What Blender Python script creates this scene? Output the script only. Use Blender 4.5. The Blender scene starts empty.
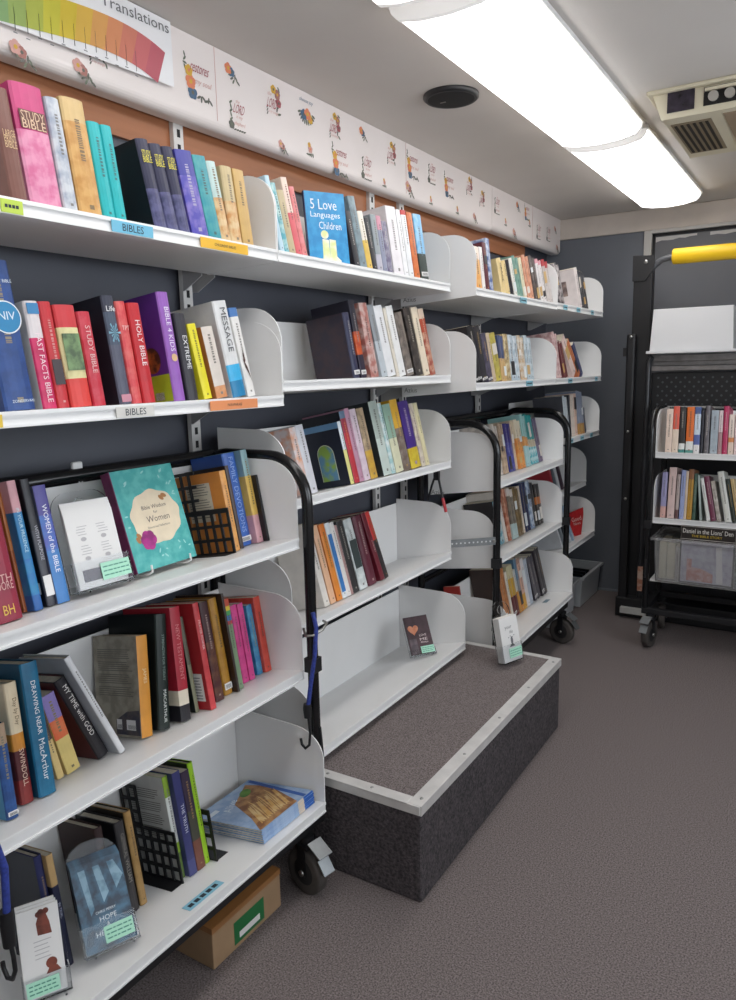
import bpy, math, random
from mathutils import Matrix, Vector
PI = math.pi
SC = bpy.context.scene
COL = SC.collection
R = math.radians
rnd = random.Random(7)

# ------------------------------------------------------------------ materials
def lin(h, g=1.0):
    out = []
    for i in (0, 2, 4):
        c = int(h[i:i+2], 16) / 255
        c = c / 12.92 if c <= .04045 else ((c + .055) / 1.055) ** 2.4
        out.append(min(.92, c * g))
    return (*out, 1)
MATS = {}
def base(name, rough=.5, metal=0, **k):
    m = bpy.data.materials.new(name); m.use_nodes = True
    b = m.node_tree.nodes['Principled BSDF']
    b.inputs['Roughness'].default_value = rough
    b.inputs['Metallic'].default_value = metal
    for a, v in k.items(): b.inputs[a].default_value = v
    return m, b
def noise_col(m, b, c1, c2, scale, lo=.35, hi=.65, detail=4, space='Object'):
    nt = m.node_tree; n = nt.nodes
    tc = n.new('ShaderNodeTexCoord'); nz = n.new('ShaderNodeTexNoise'); cr = n.new('ShaderNodeValToRGB')
    nz.inputs['Scale'].default_value = scale; nz.inputs['Detail'].default_value = detail
    cr.color_ramp.elements[0].position = lo; cr.color_ramp.elements[1].position = hi
    cr.color_ramp.elements[0].color = c1; cr.color_ramp.elements[1].color = c2
    nt.links.new(tc.outputs[space], nz.inputs['Vector']); nt.links.new(nz.outputs['Fac'], cr.inputs['Fac'])
    nt.links.new(cr.outputs['Color'], b.inputs['Base Color'])
    return nz
def bump(m, b, scale, strength, dist=.002, space='Object'):
    nt = m.node_tree; n = nt.nodes
    tc = n.new('ShaderNodeTexCoord'); nz = n.new('ShaderNodeTexNoise'); bp = n.new('ShaderNodeBump')
    nz.inputs['Scale'].default_value = scale; nz.inputs['Detail'].default_value = 3
    bp.inputs['Strength'].default_value = strength; bp.inputs['Distance'].default_value = dist
    nt.links.new(tc.outputs[space], nz.inputs['Vector']); nt.links.new(nz.outputs['Fac'], bp.inputs['Height'])
    nt.links.new(bp.outputs['Normal'], b.inputs['Normal'])
def plain(name, hx, rough=.5, metal=0, g=1.0, var=.08, scale=6, bmp=None, space='Object', **k):
    if name in MATS: return MATS[name]
    m, b = base(name, rough, metal, **k)
    c = lin(hx, g)
    noise_col(m, b, tuple(x * (1 - var) for x in c[:3]) + (1,), tuple(min(1, x * (1 + var)) for x in c[:3]) + (1,), scale, .3, .7, space=space)
    if bmp: bump(m, b, *bmp, space=space)
    MATS[name] = m
    return m
BG = .93
def P(tok):
    """printed paper / cloth colours of book covers"""
    if tok in MATS: return MATS[tok]
    a, _, c = tok.partition('~')
    m, b = base('print_' + tok.replace('~', '_'), .42)
    ca = lin(a, BG)
    if c: noise_col(m, b, ca, lin(c, BG), 38, .42, .6, 5)
    else: noise_col(m, b, tuple(x * .94 for x in ca[:3]) + (1,), tuple(min(1, x * 1.05) for x in ca[:3]) + (1,), 30)
    MATS[tok] = m
    return m
WHITE = plain('white_powder_coat', 'e9e8e7', .38, g=1.0, var=.02)
BLACK = plain('black_gloss_paint', '141416', .22, var=.1)
BLACKM = plain('black_satin_paint', '17171a', .5, var=.1)
PLBLACK = plain('black_plastic', '1a1a1d', .45)
STEEL = plain('zinc_steel', 'a9a9a6', .35, 1.0, var=.1, scale=20)
GALV = plain('galvanised_plate', '8f9294', .45, .8, var=.12, scale=30)
ALU = plain('aluminium_edging', 'dedbd8', .4, .35, var=.08, scale=25)
RUBBER = plain('grey_rubber', '4b4643', .75, var=.2, scale=25)
RUBDK = plain('dark_rubber', '222122', .7, var=.2, scale=25)
PAGE = plain('book_pages', 'd9d0bd', .8, var=.1, scale=90)
CARD = plain('card_white', 'e4e2e0', .6, var=.03)
GREENL = plain('mint_label', 'a9dcc4', .55, var=.05)
KRAFT = plain('brown_cardboard', 'a08263', .8, var=.1, scale=14)
WOOD = None
def acrylic():
    m, b = base('clear_acrylic', .03, **{'IOR': 1.2})
    b.inputs['Base Color'].default_value = (.96, .97, .98, 1)
    b.inputs['Transmission Weight'].default_value = 1
    return m
ACRYL = acrylic()
def cloudy(name, col, t, rough):
    m, b = base(name, rough)
    b.inputs['Base Color'].default_value = col
    b.inputs['Transmission Weight'].default_value = t
    return m
FROST = cloudy('frosted_plastic', (.94, .94, .95, 1), .25, .35)
TUBGREY = cloudy('smoky_plastic', (.78, .80, .82, 1), .35, .35)

# ------------------------------------------------------------------ mesh builder
TXT = {}
def text_geo(s):
    if s not in TXT:
        cu = bpy.data.curves.new('t', 'FONT'); cu.body = s; cu.size = 1; cu.resolution_u = 2
        o = bpy.data.objects.new('t', cu); COL.objects.link(o)
        bpy.context.view_layer.update()
        dg = bpy.context.evaluated_depsgraph_get()
        me = bpy.data.meshes.new_from_object(o.evaluated_get(dg))
        vs = [v.co.copy() for v in me.vertices]; fs = [tuple(p.vertices) for p in me.polygons]
        bpy.data.objects.remove(o); bpy.data.curves.remove(cu); bpy.data.meshes.remove(me)
        x0 = min(v.x for v in vs); x1 = max(v.x for v in vs); y0 = min(v.y for v in vs); y1 = max(v.y for v in vs)
        TXT[s] = ([((v.x - x0) / (x1 - x0) - .5, (v.y - y0) / (y1 - y0) - .5) for v in vs], fs, (x1 - x0) / (y1 - y0))
    return TXT[s]
class MB:
    def __init__(s): s.v = []; s.f = []; s.m = []; s.sm = []
    def add(s, vs, fs, m=0, sm=False):
        n = len(s.v); s.v += [tuple(v) for v in vs]
        for f in fs: s.f.append(tuple(i + n for i in f)); s.m.append(m); s.sm.append(sm)
        return s
    def box(s, lo, hi, m=0, M=None):
        vs = [Vector((x, y, z)) for x in (lo[0], hi[0]) for y in (lo[1], hi[1]) for z in (lo[2], hi[2])]
        if M is not None: vs = [M @ v for v in vs]
        return s.add(vs, [(0, 1, 3, 2), (4, 6, 7, 5), (0, 4, 5, 1), (2, 3, 7, 6), (0, 2, 6, 4), (1, 5, 7, 3)], m)
    def prism(s, poly, fn, a, b, m=0, sm=False):
        """poly 2D, extruded from a to b; fn(u,v,w)->xyz"""
        n = len(poly)
        vs = [fn(u, v, a) for u, v in poly] + [fn(u, v, b) for u, v in poly]
        fs = [tuple(range(n))[::-1], tuple(range(n, 2 * n))]
        s.add(vs, fs, m)
        return s.add(vs, [(i, (i + 1) % n, n + (i + 1) % n, n + i) for i in range(n)], m, sm)
    def quad(s, pts, m=0): return s.add(pts, [tuple(range(len(pts)))], m)
    def tube(s, pts, r, n=10, m=0, closed=False, cap=True):
        pts = [Vector(p) for p in pts]; k = len(pts); rings = []
        up = None
        for i, p in enumerate(pts):
            a = pts[(i - 1) % k] if (i or closed) else p; b = pts[(i + 1) % k] if (i < k - 1 or closed) else p
            t = (b - a).normalized()
            if up is None: up = t.orthogonal().normalized()
            up = (up - t * up.dot(t)).normalized(); w = t.cross(up)
            rr = r[i] if isinstance(r, (list, tuple)) else r
            rings.append([p + (up * math.cos(2 * PI * j / n) + w * math.sin(2 * PI * j / n)) * rr for j in range(n)])
        vs = [v for q in rings for v in q]; fs = []
        for i in range(k if closed else k - 1):
            for j in range(n):
                a = i * n; b = ((i + 1) % k) * n
                fs.append((a + j, a + (j + 1) % n, b + (j + 1) % n, b + j))
        s.add(vs, fs, m, True)
        if cap and not closed: s.add(rings[0], [tuple(range(n))[::-1]], m); s.add(rings[-1], [tuple(range(n))], m)
        return s
    def lathe(s, prof, M, n=24, m=0, sm=True):
        """profile (r, z) about local z"""
        vs = []
        for r_, z in prof:
            for j in range(n): vs.append(M @ Vector((r_ * math.cos(2 * PI * j / n), r_ * math.sin(2 * PI * j / n), z)))
        fs = []
        for i in range(len(prof) - 1):
            for j in range(n): fs.append((i * n + j, i * n + (j + 1) % n, (i + 1) * n + (j + 1) % n, (i + 1) * n + j))
        s.add(vs, fs, m, sm)
        return s.add([v for v in vs[:n]] + [v for v in vs[-n:]], [tuple(range(n))[::-1], tuple(range(n, 2 * n))], m)
    def text(s, t, M, w=None, h=None, m=0, shear=0):
        """text centred on M's origin, along its x, up its y, facing its z"""
        vs, fs, asp = text_geo(t)
        if w is None: w = h * asp
        if h is None: h = w / asp
        return s.add([M @ Vector((x * w + y * h * shear, y * h, 0)) for x, y in vs], fs, m)
    def disc(s, M, rx, ry=None, n=14, m=0, rot=0):
        ry = ry or rx; c, q = math.cos(rot), math.sin(rot)
        pts = []
        for j in range(n):
            x, y = rx * math.cos(2 * PI * j / n), ry * math.sin(2 * PI * j / n)
            pts.append(M @ Vector((x * c - y * q, x * q + y * c, 0)))
        return s.add(pts, [tuple(range(n))], m)
    def build(s, name, mats, parent=None, bevel=0, M=None, label=None):
        me = bpy.data.meshes.new(name)
        me.from_pydata(s.v, [], s.f)
        if not isinstance(mats, (list, tuple)): mats = [mats]
        for x in mats: me.materials.append(x)
        me.polygons.foreach_set('material_index', s.m)
        me.polygons.foreach_set('use_smooth', s.sm)
        me.validate()
        o = bpy.data.objects.new(name, me); COL.objects.link(o)
        if parent is not None: o.parent = parent
        if M is not None: o.matrix_basis = M
        if bevel:
            b = o.modifiers.new('edge', 'BEVEL'); b.width = bevel; b.segments = 2; b.limit_method = 'ANGLE'; b.angle_limit = R(50)
        if label: o['label'] = label
        return o
def tag(o, label, cat, group=None):
    o['label'] = label; o['category'] = cat
    if group: o['group'] = group
    return o
def thing(name, label, cat, M, group=None):
    o = bpy.data.objects.new(name, None); COL.objects.link(o)
    o.empty_display_size = .05; o.matrix_basis = M
    return tag(o, label, cat, group)
def struct(o): o['kind'] = 'structure'; return o
def T3(x, y, z): return Matrix.Translation((x, y, z))
def frame(o, x, y, z):
    M = Matrix.Identity(4)
    for i, a in enumerate((x, y, z)):
        for j in range(3): M[j][i] = a[j]
    for j in range(3): M[j][3] = o[j]
    return M
def face_M(o, x, z):
    """matrix for text/decals: origin o, local x along x, local y along z, facing x cross z"""
    x = Vector(x).normalized(); z = Vector(z).normalized()
    return frame(o, x, z, x.cross(z))
def arc(cx, cy, rx, ry, a0, a1, n):
    return [(cx + rx * math.cos(R(a0 + (a1 - a0) * i / n)), cy + ry * math.sin(R(a0 + (a1 - a0) * i / n))) for i in range(n + 1)]

LENS = 5.5
FILL_GLOW = 5.0  # strength of the added fill panes
# ------------------------------------------------------------------ room shell (camera stands at x=0, y=0, eye 1.245 m)
XL, XR, YN, YF, ZC = -1.42, 1.02, -1.70, 4.175, 2.027
CAM_Z = 1.245
carpet, cb = base('carpet_floor', .95)
noise_col(carpet, cb, lin('443b3a'), lin('918684'), 270, .3, .72, 6)
bump(carpet, cb, 420, .4, .003)
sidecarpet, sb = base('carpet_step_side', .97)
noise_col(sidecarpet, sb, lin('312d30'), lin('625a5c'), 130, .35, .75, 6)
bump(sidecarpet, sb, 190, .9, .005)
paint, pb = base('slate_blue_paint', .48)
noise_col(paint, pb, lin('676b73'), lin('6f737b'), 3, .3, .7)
shadedpaint, pb2 = base('shaded_slate_paint', .5)  # same paint as the end wall, with the shelves' shade put into its colour
noise_col(shadedpaint, pb2, lin('474952'), lin('4f515a'), 3, .3, .7)
ceilm, cb2 = base('ceiling_lining', .55)
noise_col(ceilm, cb2, lin('cfc8c2'), lin('d8d2cc'), 2, .3, .7)
cream = plain('cream_board', 'cfc4ba', .5, var=.06, scale=8)
wallr = plain('pale_wall_lining', 'b9b4ae', .6, var=.05)
doorp = plain('grey_door_panel', '6d6e73', .5, var=.06, scale=3)
wood, wb = base('brown_plywood', .45)
nt = wood.node_tree
tc = nt.nodes.new('ShaderNodeTexCoord'); mp = nt.nodes.new('ShaderNodeMapping'); nz = nt.nodes.new('ShaderNodeTexNoise'); cr = nt.nodes.new('ShaderNodeValToRGB')
mp.inputs['Scale'].default_value = (6, .5, 12); nz.inputs['Scale'].default_value = 3; nz.inputs['Detail'].default_value = 6
cr.color_ramp.elements[0].position = .3; cr.color_ramp.elements[0].color = lin('8f5a3a'); cr.color_ramp.elements[1].position = .72; cr.color_ramp.elements[1].color = lin('a96d48')
nt.links.new(tc.outputs['Object'], mp.inputs['Vector']); nt.links.new(mp.outputs['Vector'], nz.inputs['Vector'])
nt.links.new(nz.outputs['Fac'], cr.inputs['Fac']); nt.links.new(cr.outputs['Color'], wb.inputs['Base Color'])

struct(MB().box((XL - .05, YN - .05, -.05), (XR + .05, YF + .05, 0)).build('floor', carpet))
struct(MB().box((XL - .05, YN - .05, ZC), (XR + .05, YF + .05, ZC + .05)).build('ceiling', ceilm))
struct(MB().box((XL - .05, YN, 0), (XL, YF, ZC)).build('wall_left', shadedpaint))
struct(MB().box((XR, YN, 0), (XR + .05, YF, ZC)).build('wall_right', wallr))
struct(MB().box((XL, YN - .05, 0), (XR, YN, ZC)).build('wall_near', wallr))
DX0, DX1, DZ = -.87, .62, 1.905
w = MB().box((XL, YF, 0), (DX0 - .037, YF + .05, ZC)).box((DX1 + .037, YF, 0), (XR, YF + .05, ZC)).box((DX0 - .037, YF, DZ + .025), (DX1 + .037, YF + .05, ZC))
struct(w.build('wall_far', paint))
struct(MB().box((XL + .001, YF - .016, 1.921), (XR - .001, YF, ZC - .001)).build('trim_1', cream, bevel=.003))
struct(MB().box((XL, YN + .3, 1.775), (XL + .012, 3.80, 1.925)).build('trim_2', wood))
struct(MB().box((XL + .3, YF - .008, 0), (DX0 - .04, YF, .012)).build('baseboard_far', plain('grey_cove_strip', '7d8388', .4)))
# rear door with its frame
d = MB().box((DX0 + .012, YF + .02, .01), (DX1 - .012, YF + .05, DZ - .012)).build('door_1', doorp); struct(d)
chip = plain('bare_undercoat', 'd9d6d3', .7)
pp = MB()
for x0, x1, dz in ((-.855, -.66, .03), (-.60, -.36, .022), (-.30, -.02, .028), (.1, .4, .02)):
    n = 7; top = [(x0 + (x1 - x0) * i / n, DZ - .016) for i in range(n + 1)]
    bot = [(x0 + (x1 - x0) * i / n, DZ - .018 - dz * (1 - i / n * .6) * (.55 + .45 * rnd.random())) for i in range(n, -1, -1)]
    pp.quad([(x, YF + .0195, z) for x, z in top + bot])
pp.build('peeled_paint_patch', chip, d)
fr = MB().box((DX0 - .037, YF - .012, 0), (DX0, YF + .05, DZ + .025)).box((DX1, YF - .012, 0), (DX1 + .037, YF + .05, DZ + .025)).box((DX0, YF - .012, DZ), (DX1, YF + .05, DZ + .025))
fr.build('door_frame', plain('white_door_frame', 'c9c6c2', .45), d, bevel=.002)
MB().box((DX0, YF + .01, 0), (DX0 + .012, YF + .045, DZ)).box((DX0, YF + .01, DZ - .012), (DX1, YF + .045, DZ)).build('door_gasket', RUBDK, d)

# ------------------------------------------------------------------ ceiling lights
lens, lb = base('lit_diffuser', .3)
lb.inputs['Base Color'].default_value = (.9, .9, .9, 1)
lb.inputs['Emission Color'].default_value = (1, .985, .965, 1); lb.inputs['Emission Strength'].default_value = LENS
capm, cpb = base('lit_end_cap', .4)
cpb.inputs['Base Color'].default_value = (.85, .84, .83, 1); cpb.inputs['Emission Color'].default_value = (1, .97, .94, 1); cpb.inputs['Emission Strength'].default_value = .38
lightwhite = plain('light_housing_white', 'e2e0dd', .4)
spots = [('nearest the camera, mostly above the frame', .31), ('in the middle, long and overhead', 1.53), ('farthest away, ending at the cream end board', 2.735), ('behind the camera', -.91)]
for lab, y0 in spots:
    L = 1.165
    t = thing('ceiling_light', 'white fluorescent ceiling light with curved diffuser, ' + lab, 'ceiling light', T3(-.742, y0, ZC), 'fluorescent lights along the ceiling')
    MB().box((-.146, 0, -.012), (.146, L, 0)).build('housing', lightwhite, t, bevel=.002)
    pr = [(-.137, -.012), (-.132, -.026), (-.118, -.040), (-.07, -.050), (0, -.054), (.07, -.050), (.118, -.040), (.132, -.026), (.137, -.012)]
    MB().prism(pr, lambda u, v, q: (u, q, v), .02, L - .02, 0, True).build('diffuser', lens, t)
    for ya, yb in ((.006, .02), (L - .02, L - .006)):
        MB().prism([(u * 1.02, v * 1.03) for u, v in pr], lambda u, v, q: (u, q, v), ya, yb).build('end_cap', capm, t)
# round black speaker
t = thing('ceiling_speaker', 'round flat black speaker on the ceiling beside the long light', 'speaker', T3(-1.015, 2.122, ZC))
MB().lathe([(.080, 0), (.080, -.008), (.074, -.013)], Matrix.Identity(4), 40).build('rim', PLBLACK, t)
MB().lathe([(.073, -.0125), (.05, -.0145), (.001, -.0155)], Matrix.Identity(4), 40).build('grille', plain('speaker_cloth', '101012', .8), t)
MB().box((-.034, -.004, -.0165), (-.016, .0, -.0145)).build('badge', STEEL, t)

# ------------------------------------------------------------------ air conditioner on the ceiling
beige = plain('beige_plastic', 'd6cdb4', .45, var=.04)
t = thing('air_conditioner', 'beige ceiling air conditioner with slotted grille and air vents', 'air conditioner', T3(-.527, 2.43, ZC))
W, D, H = .80, .50, .082
hb = MB()
hb.prism([(0, 0), (W, 0), (W - .03, -H), (.03, -H)], lambda u, v, q: (u, q, v), .016, D)
hb.box((-.012, 0, -.012), (W + .012, D + .012, 0))
hb.build('housing', beige, t, bevel=.004)
MB().box((.045, .0125, -.066), (.118, .016, -.012)).build('control_panel', plain('dark_tinted_panel', '2b2430', .25, var=.5, scale=60), t)
dk = MB().box((.142, .0125, -.064), (.60, .0158, -.016)).build('air_outlet', plain('vent_dark', '171513', .8), t)
nz_ = MB()
for i in range(6):
    nz_.lathe([(.0, -.02), (.011, -.016), (.0135, -.004), (.0135, .004)], T3(.168 + i * .042, .006, -.044) @ Matrix.Rotation(PI / 2, 4, 'X'), 14)
nz_.build('air_nozzle', plain('nozzle_grey', 'a9a39a', .5), dk)
MB().box((.145, .004, -.028), (.60, .012, -.020)).build('louvre', beige, dk)
g = MB().box((.045, .075, -H - .002), (.155, .435, -H + .001)).build('intake_grille', plain('grille_brown', '86775f', .6), t)
sl = MB()
for i in range(6): sl.box((.052 + i * .017, .09, -H - .0035), (.060 + i * .017, .42, -H - .0005))
sl.build('slot', plain('slot_dark', '2a231b', .8), g)
MB().box((.19, .05, -H - .0025), (.77, .46, -H + .001)).build('filter_cover', plain('filter_tan', '9b876f', .6), t, bevel=.001)

# ------------------------------------------------------------------ printed pelmet above the shelves
pelm = plain('pelmet_covering', 'e8dfdc', .5, var=.03, scale=5)
PX = -1.342
pm = [pelm] + [plain('ink_' + h, h, .6) for h in ('d9825f', '4f6a86', 'd2a640', '66665e', 'a85b62', 'cf9f97', 'a8746c', '6a7060')]
def motif(mb, kind, y, z, s=1.0, ymax=9):
    rr = random.Random(int(y * 1000) * 7 + int(z * 1000)); x = PX + .0007
    Fm = lambda yy, zz, d=0: face_M((x + d, yy, zz), (0, 1, 0), (0, 0, 1))
    def leaf(yy, zz, r, a, c): 
        if zz + r < ZC - .003: mb.disc(Fm(yy, zz), r, r * .38, 8, c, a)
    def flower(yy, zz, r, c, c2):
        for k in range(5): 
            q = k * 2 * PI / 5 + .3
            if zz + r * 1.5 < ZC - .002: mb.disc(Fm(yy + r * .55 * math.cos(q), zz + r * .55 * math.sin(q), .0001 * k), r * .6, None, 9, c)
        if zz + r < ZC - .002: mb.disc(Fm(yy, zz, .0008), r * .35, None, 9, c2)
    def words(t, yy, zz, h, c, w=None):
        if zz + h < ZC - .003: mb.text(t, Fm(yy, zz, .0002), w=w, h=h, m=c, shear=.35)
    if kind == 'restores':
        words('restores', y + .006 * s, z + .018 * s, .017 * s, 5, .052 * s); words('my soul', y + .014 * s, z - .008 * s, .014 * s, 6)
        flower(y - .022 * s, z - .012 * s, .013 * s, 1, 3); flower(y - .026 * s, z + .008 * s, .010 * s, 3, 1); flower(y - .018 * s, z - .032 * s, .012 * s, 2, 4)
        for k in range(6): leaf(y + (.0 + .007 * k) * s, z - (.036 + .003 * (k % 2)) * s, .007 * s, .5 + k, 4)
        for k in range(4): leaf(y - .036 * s, z + (.012 + .008 * k) * s, .006 * s, 2 + k, 8)
    elif kind == 'lord':
        words('the', y, z + .028 * s, .007 * s, 6); words('LORD', y + .004 * s, z + .012 * s, .021 * s, 5, .036 * s); words('is my', y + .004 * s, z - .006 * s, .009 * s, 6); words('shepherd', y + .004 * s, z - .021 * s, .011 * s, 6, .036 * s)
        for k in range(6): leaf(y - .024 * s, z + (.022 - .009 * k) * s, .0065 * s, .6 + 1.3 * (k % 2), 8)
        flower(y - .024 * s, z - .026 * s, .009 * s, 4, 8)
        for k in range(5): leaf(y + (-.012 + .008 * k) * s, z - .034 * s, .005 * s, .3, 4)
    elif kind == 'lord2':
        words('LORD', y - .004 * s, z - .002 * s, .022 * s, 5, .034 * s); words('is my strength', y, z - .021 * s, .008 * s, 6, .036 * s); words('the', y - .012 * s, z + .018 * s, .008 * s, 6)
        flower(y + .002 * s, z + .030 * s, .009 * s, 3, 4); flower(y + .016 * s, z + .022 * s, .010 * s, 7, 3); flower(y + .020 * s, z + .004 * s, .009 * s, 5, 4)
        for k in range(7): leaf(y + (.022 - .004 * (k % 3)) * s, z + (.034 - .009 * k) * s, .007 * s, rr.random() * 3, 4 if k % 2 else 8)
        for k in range(3): leaf(y - .022 * s, z - (.012 + .007 * k) * s, .005 * s, 1, 4)
    elif kind == 'wreath':
        words('choose joy', y, z + .020 * s, .012 * s, 2)
        for k in range(11):
            q = R(200 + 14 * k); leaf(y + .032 * s * math.cos(q), z + .030 * s * math.sin(q), .008 * s, q, 4 if k % 2 else 8)
        flower(y - .012 * s, z - .014 * s, .012 * s, 2, 4); flower(y + .004 * s, z - .010 * s, .013 * s, 1, 3); flower(y + .016 * s, z - .020 * s, .010 * s, 3, 1)
    elif kind == 'cup':
        flower(y, z, .009 * s, 6, 1); flower(y - .004 * s, z + .010 * s, .006 * s, 3, 1)
        for k in range(5): leaf(y - .012 * s + .006 * k * s, z - .014 * s, .006 * s, .4 * k, 8)
    else:
        flower(y, z, .012 * s, 1 if kind == 'top' else 6, 3); flower(y + .012 * s, z - .006 * s, .010 * s, 2 if kind == 'top' else 7, 4)
        for k in range(6): leaf(y + (.006 + .006 * k) * s, z - (.014 + .006 * (k % 3)) * s, .007 * s, .5 * k, 4 if k % 2 else 8)
def pelmet(y0, y1, zb, label, motifs):
    mb = MB()
    prof = [(XL + .001, ZC - .001), (XL + .001, zb + .012)] + [(XL + .03, zb)] + arc(PX - .022, zb + .022, .022, .022, -90, 0, 6) + [(PX, ZC - .001)]
    mb.prism(prof, lambda u, v, q: (u, q, v), y0, y1)
    for ys_ in (1.487, 2.44, 3.72):
        if y0 < ys_ < y1: mb.box((PX + .0001, ys_, zb + .02), (PX + .0006, ys_ + .0012, ZC - .002), 6)
    for k, y, z, s in motifs: motif(mb, k, y, z, s)
    o = mb.build('pelmet', pm); tag(o, label, 'pelmet')
    return o
near = [('fl', .948, 1.852, 1.0), ('fl', 1.085, 1.862, 1.0), ('lord2', 1.137, 1.900, .9), ('restores', 1.427, 1.937, 1.15), ('top', 1.535, 1.992, 1.0), ('lord', 1.565, 1.892, 1.1), ('lord2', 1.709, 1.958, 1.15),
        ('wreath', 1.859, 1.98, 1.1), ('cup', 1.872, 1.878, 1.1), ('fl', 1.735, 1.862, .8), ('lord2', 2.0, 1.966, 1.1), ('top', 2.15, 1.995, .9), ('restores', 2.026, 1.881, 1.1), ('lord', 2.182, 1.892, 1.1), ('lord2', 2.338, 1.962, 1.1),
        ('cup', 2.29, 1.866, .8), ('restores', 2.49, 1.962, 1.1), ('fl', 2.45, 1.886, 1.2), ('lord', 2.641, 1.965, 1.1), ('restores', 2.784, 1.95, 1.1), ('lord2', 2.971, 1.974, 1.1), ('lord2', 3.10, 1.948, 1.0), ('cup', 2.63, 1.868, .9), ('cup', 2.86, 1.87, .9), ('fl', 3.02, 1.873, .9)]
far = [('lord', 3.27, 1.956, 1.1), ('top', 3.51, 1.998, 1.0), ('restores', 3.642, 1.985, .9), ('fl', 3.47, 1.873, 1.1), ('lord', 3.815, 1.92, 1.1), ('lord', 3.965, 1.93, 1.1), ('cup', 3.68, 1.94, 1.0), ('fl', 4.06, 1.97, .9), ('fl', 4.10, 1.88, 1.0), ('cup', 3.37, 1.90, 1.0)]
pelmet(YN + .3, 3.21, 1.838, 'long white padded pelmet with floral verse prints above the near shelves', near)
pelmet(3.213, YF - .018, 1.846, 'short length of floral white pelmet meeting the end wall', far)

# paper poster on the pelmet
tn = lambda y, z, d=.0: (PX + .012 + d, y, z)
t = thing('paper_poster', 'white paper chart with a rainbow arc, taped over the pelmet', 'poster', T3(0, 0, 0))
sheet = MB()
n = 10
ys = [.88 + (1.336 - .88) * i / n for i in range(n + 1)]
for i in range(n):
    sheet.quad([tn(ys[i], 1.878 + .012 * i / n), tn(ys[i + 1], 1.878 + .012 * (i + 1) / n), tn(ys[i + 1], ZC - .002), tn(ys[i], ZC - .002)])
so = sheet.build('paper_sheet', plain('poster_paper', 'e9e8ea', .35), t)
cols = ['7fa06a', '93a85c', 'abb24c', 'c4bd3f', 'd2b93c', 'd4ac4a', 'd49c5a', 'd08a62', 'c97a66', 'c26a6c', 'b85f6a']
am = MB(); K = 33
def arcpt(s, w):
    y = .895 + .405 * s; zc_ = 1.915 + .045 * s + .02 * s * s - .060 * s ** 4
    return tn(y + .014 * w * s, zc_ + w * .036, .0012)
for k in range(K):
    s0, s1 = k / K, (k + 1) / K
    am.quad([arcpt(s0, -1), arcpt(s1, -1), arcpt(s1, .95), arcpt(s0, .95)], int(s0 * 11))
am.build('rainbow_arc', [plain('arc_' + c, c, .4) for c in cols], so)
tm = MB()
for k in range(12):
    s0 = .12 + k * .066; p = arcpt(s0, -.95)
    tm.box((p[0] - .0004, p[1], p[2] - .012), (p[0], p[1] + .0012, p[2] + .028)); tm.box((p[0] - .0004, p[1] - .004, p[2] - .016 - .006 * (k % 2)), (p[0], p[1] + .004, p[2] - .0145 - .006 * (k % 2)))
tm.build('tick_marking', plain('ink_grey', '6d6d70', .6), so); tm = MB()
tm.text('Translations', face_M(tn(1.236, 2.006, .0013), (0, 1, .03), (0, -.03, 1)), w=.185, h=.022)
tm.build('chart_text', plain('ink_grey', '6d6d70', .6), so)

# ------------------------------------------------------------------ slotted wall uprights
def upright(y, z0, z1, label):
    t = thing('wall_upright', label, 'shelf upright', T3(XL + .012, y, 0), 'slotted shelf uprights')
    MB().box((0, -.016, z0), (.014, .016, z1)).build('channel', plain('upright_white', 'd2cfcc', .4), t, bevel=.001)
    sl = MB(); z = z0 + .03
    while z < z1 - .03:
        sl.box((.0136, -.005, z), (.0146, .005, z + .018)); z += .034
    sl.build('slot', plain('slot_black', '1a1a1c', .8), t)
upright(1.405, .25, 1.86, 'white slotted upright showing through between the near and middle bays')
upright(2.295, .25, 1.86, 'white slotted upright behind the white books of the middle bay top shelf')
upright(2.50, .25, 1.86, 'white slotted upright behind the left end panel of the far bay')
upright(.50, .9, 1.86, 'white slotted upright at the near end of the wall')
upright(3.20, .25, 1.77, 'white slotted upright behind the divider panels of the far bay')
# ------------------------------------------------------------------ white metal shelf trays
LIP = .025
def tray_parts(L, d, tilt, straight=.098, top=.172, rx=.09):
    """x along the front edge 0..L, y to the back, z up; front upper edge is the x axis"""
    k = math.tan(R(tilt)); bz = -d * k
    pl = MB()
    pl.prism([(0, 0), (d, bz), (d, bz - .010), (.012, -LIP - .012 * k), (0, -LIP)], lambda u, v, q: (q, u, v), 0, L)
    pl.box((0, -.0035, -.006), (L, 0, .0006)); pl.box((0, -.0035, -LIP), (L, 0, -LIP + .004))
    bk = MB().box((.003, d - .002, bz - .005), (L - .003, d + .001, top - .014))
    poly = [(-.001, -LIP), (-.001, straight)] + [(rx - u, v) for u, v in [(rx * math.cos(R(a)), straight + (top - straight) * math.sin(R(a))) for a in range(10, 91, 10)]] + [(d, top + .002), (d, bz - .012)]
    ends = [MB().prism(poly, lambda u, v, q: (q, u, v), x, x + .0028) for x in (-.0014, L - .0014)]
    return pl, bk, ends
def side_M(x, y, z):
    return Matrix.Translation((x, y, z))
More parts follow.
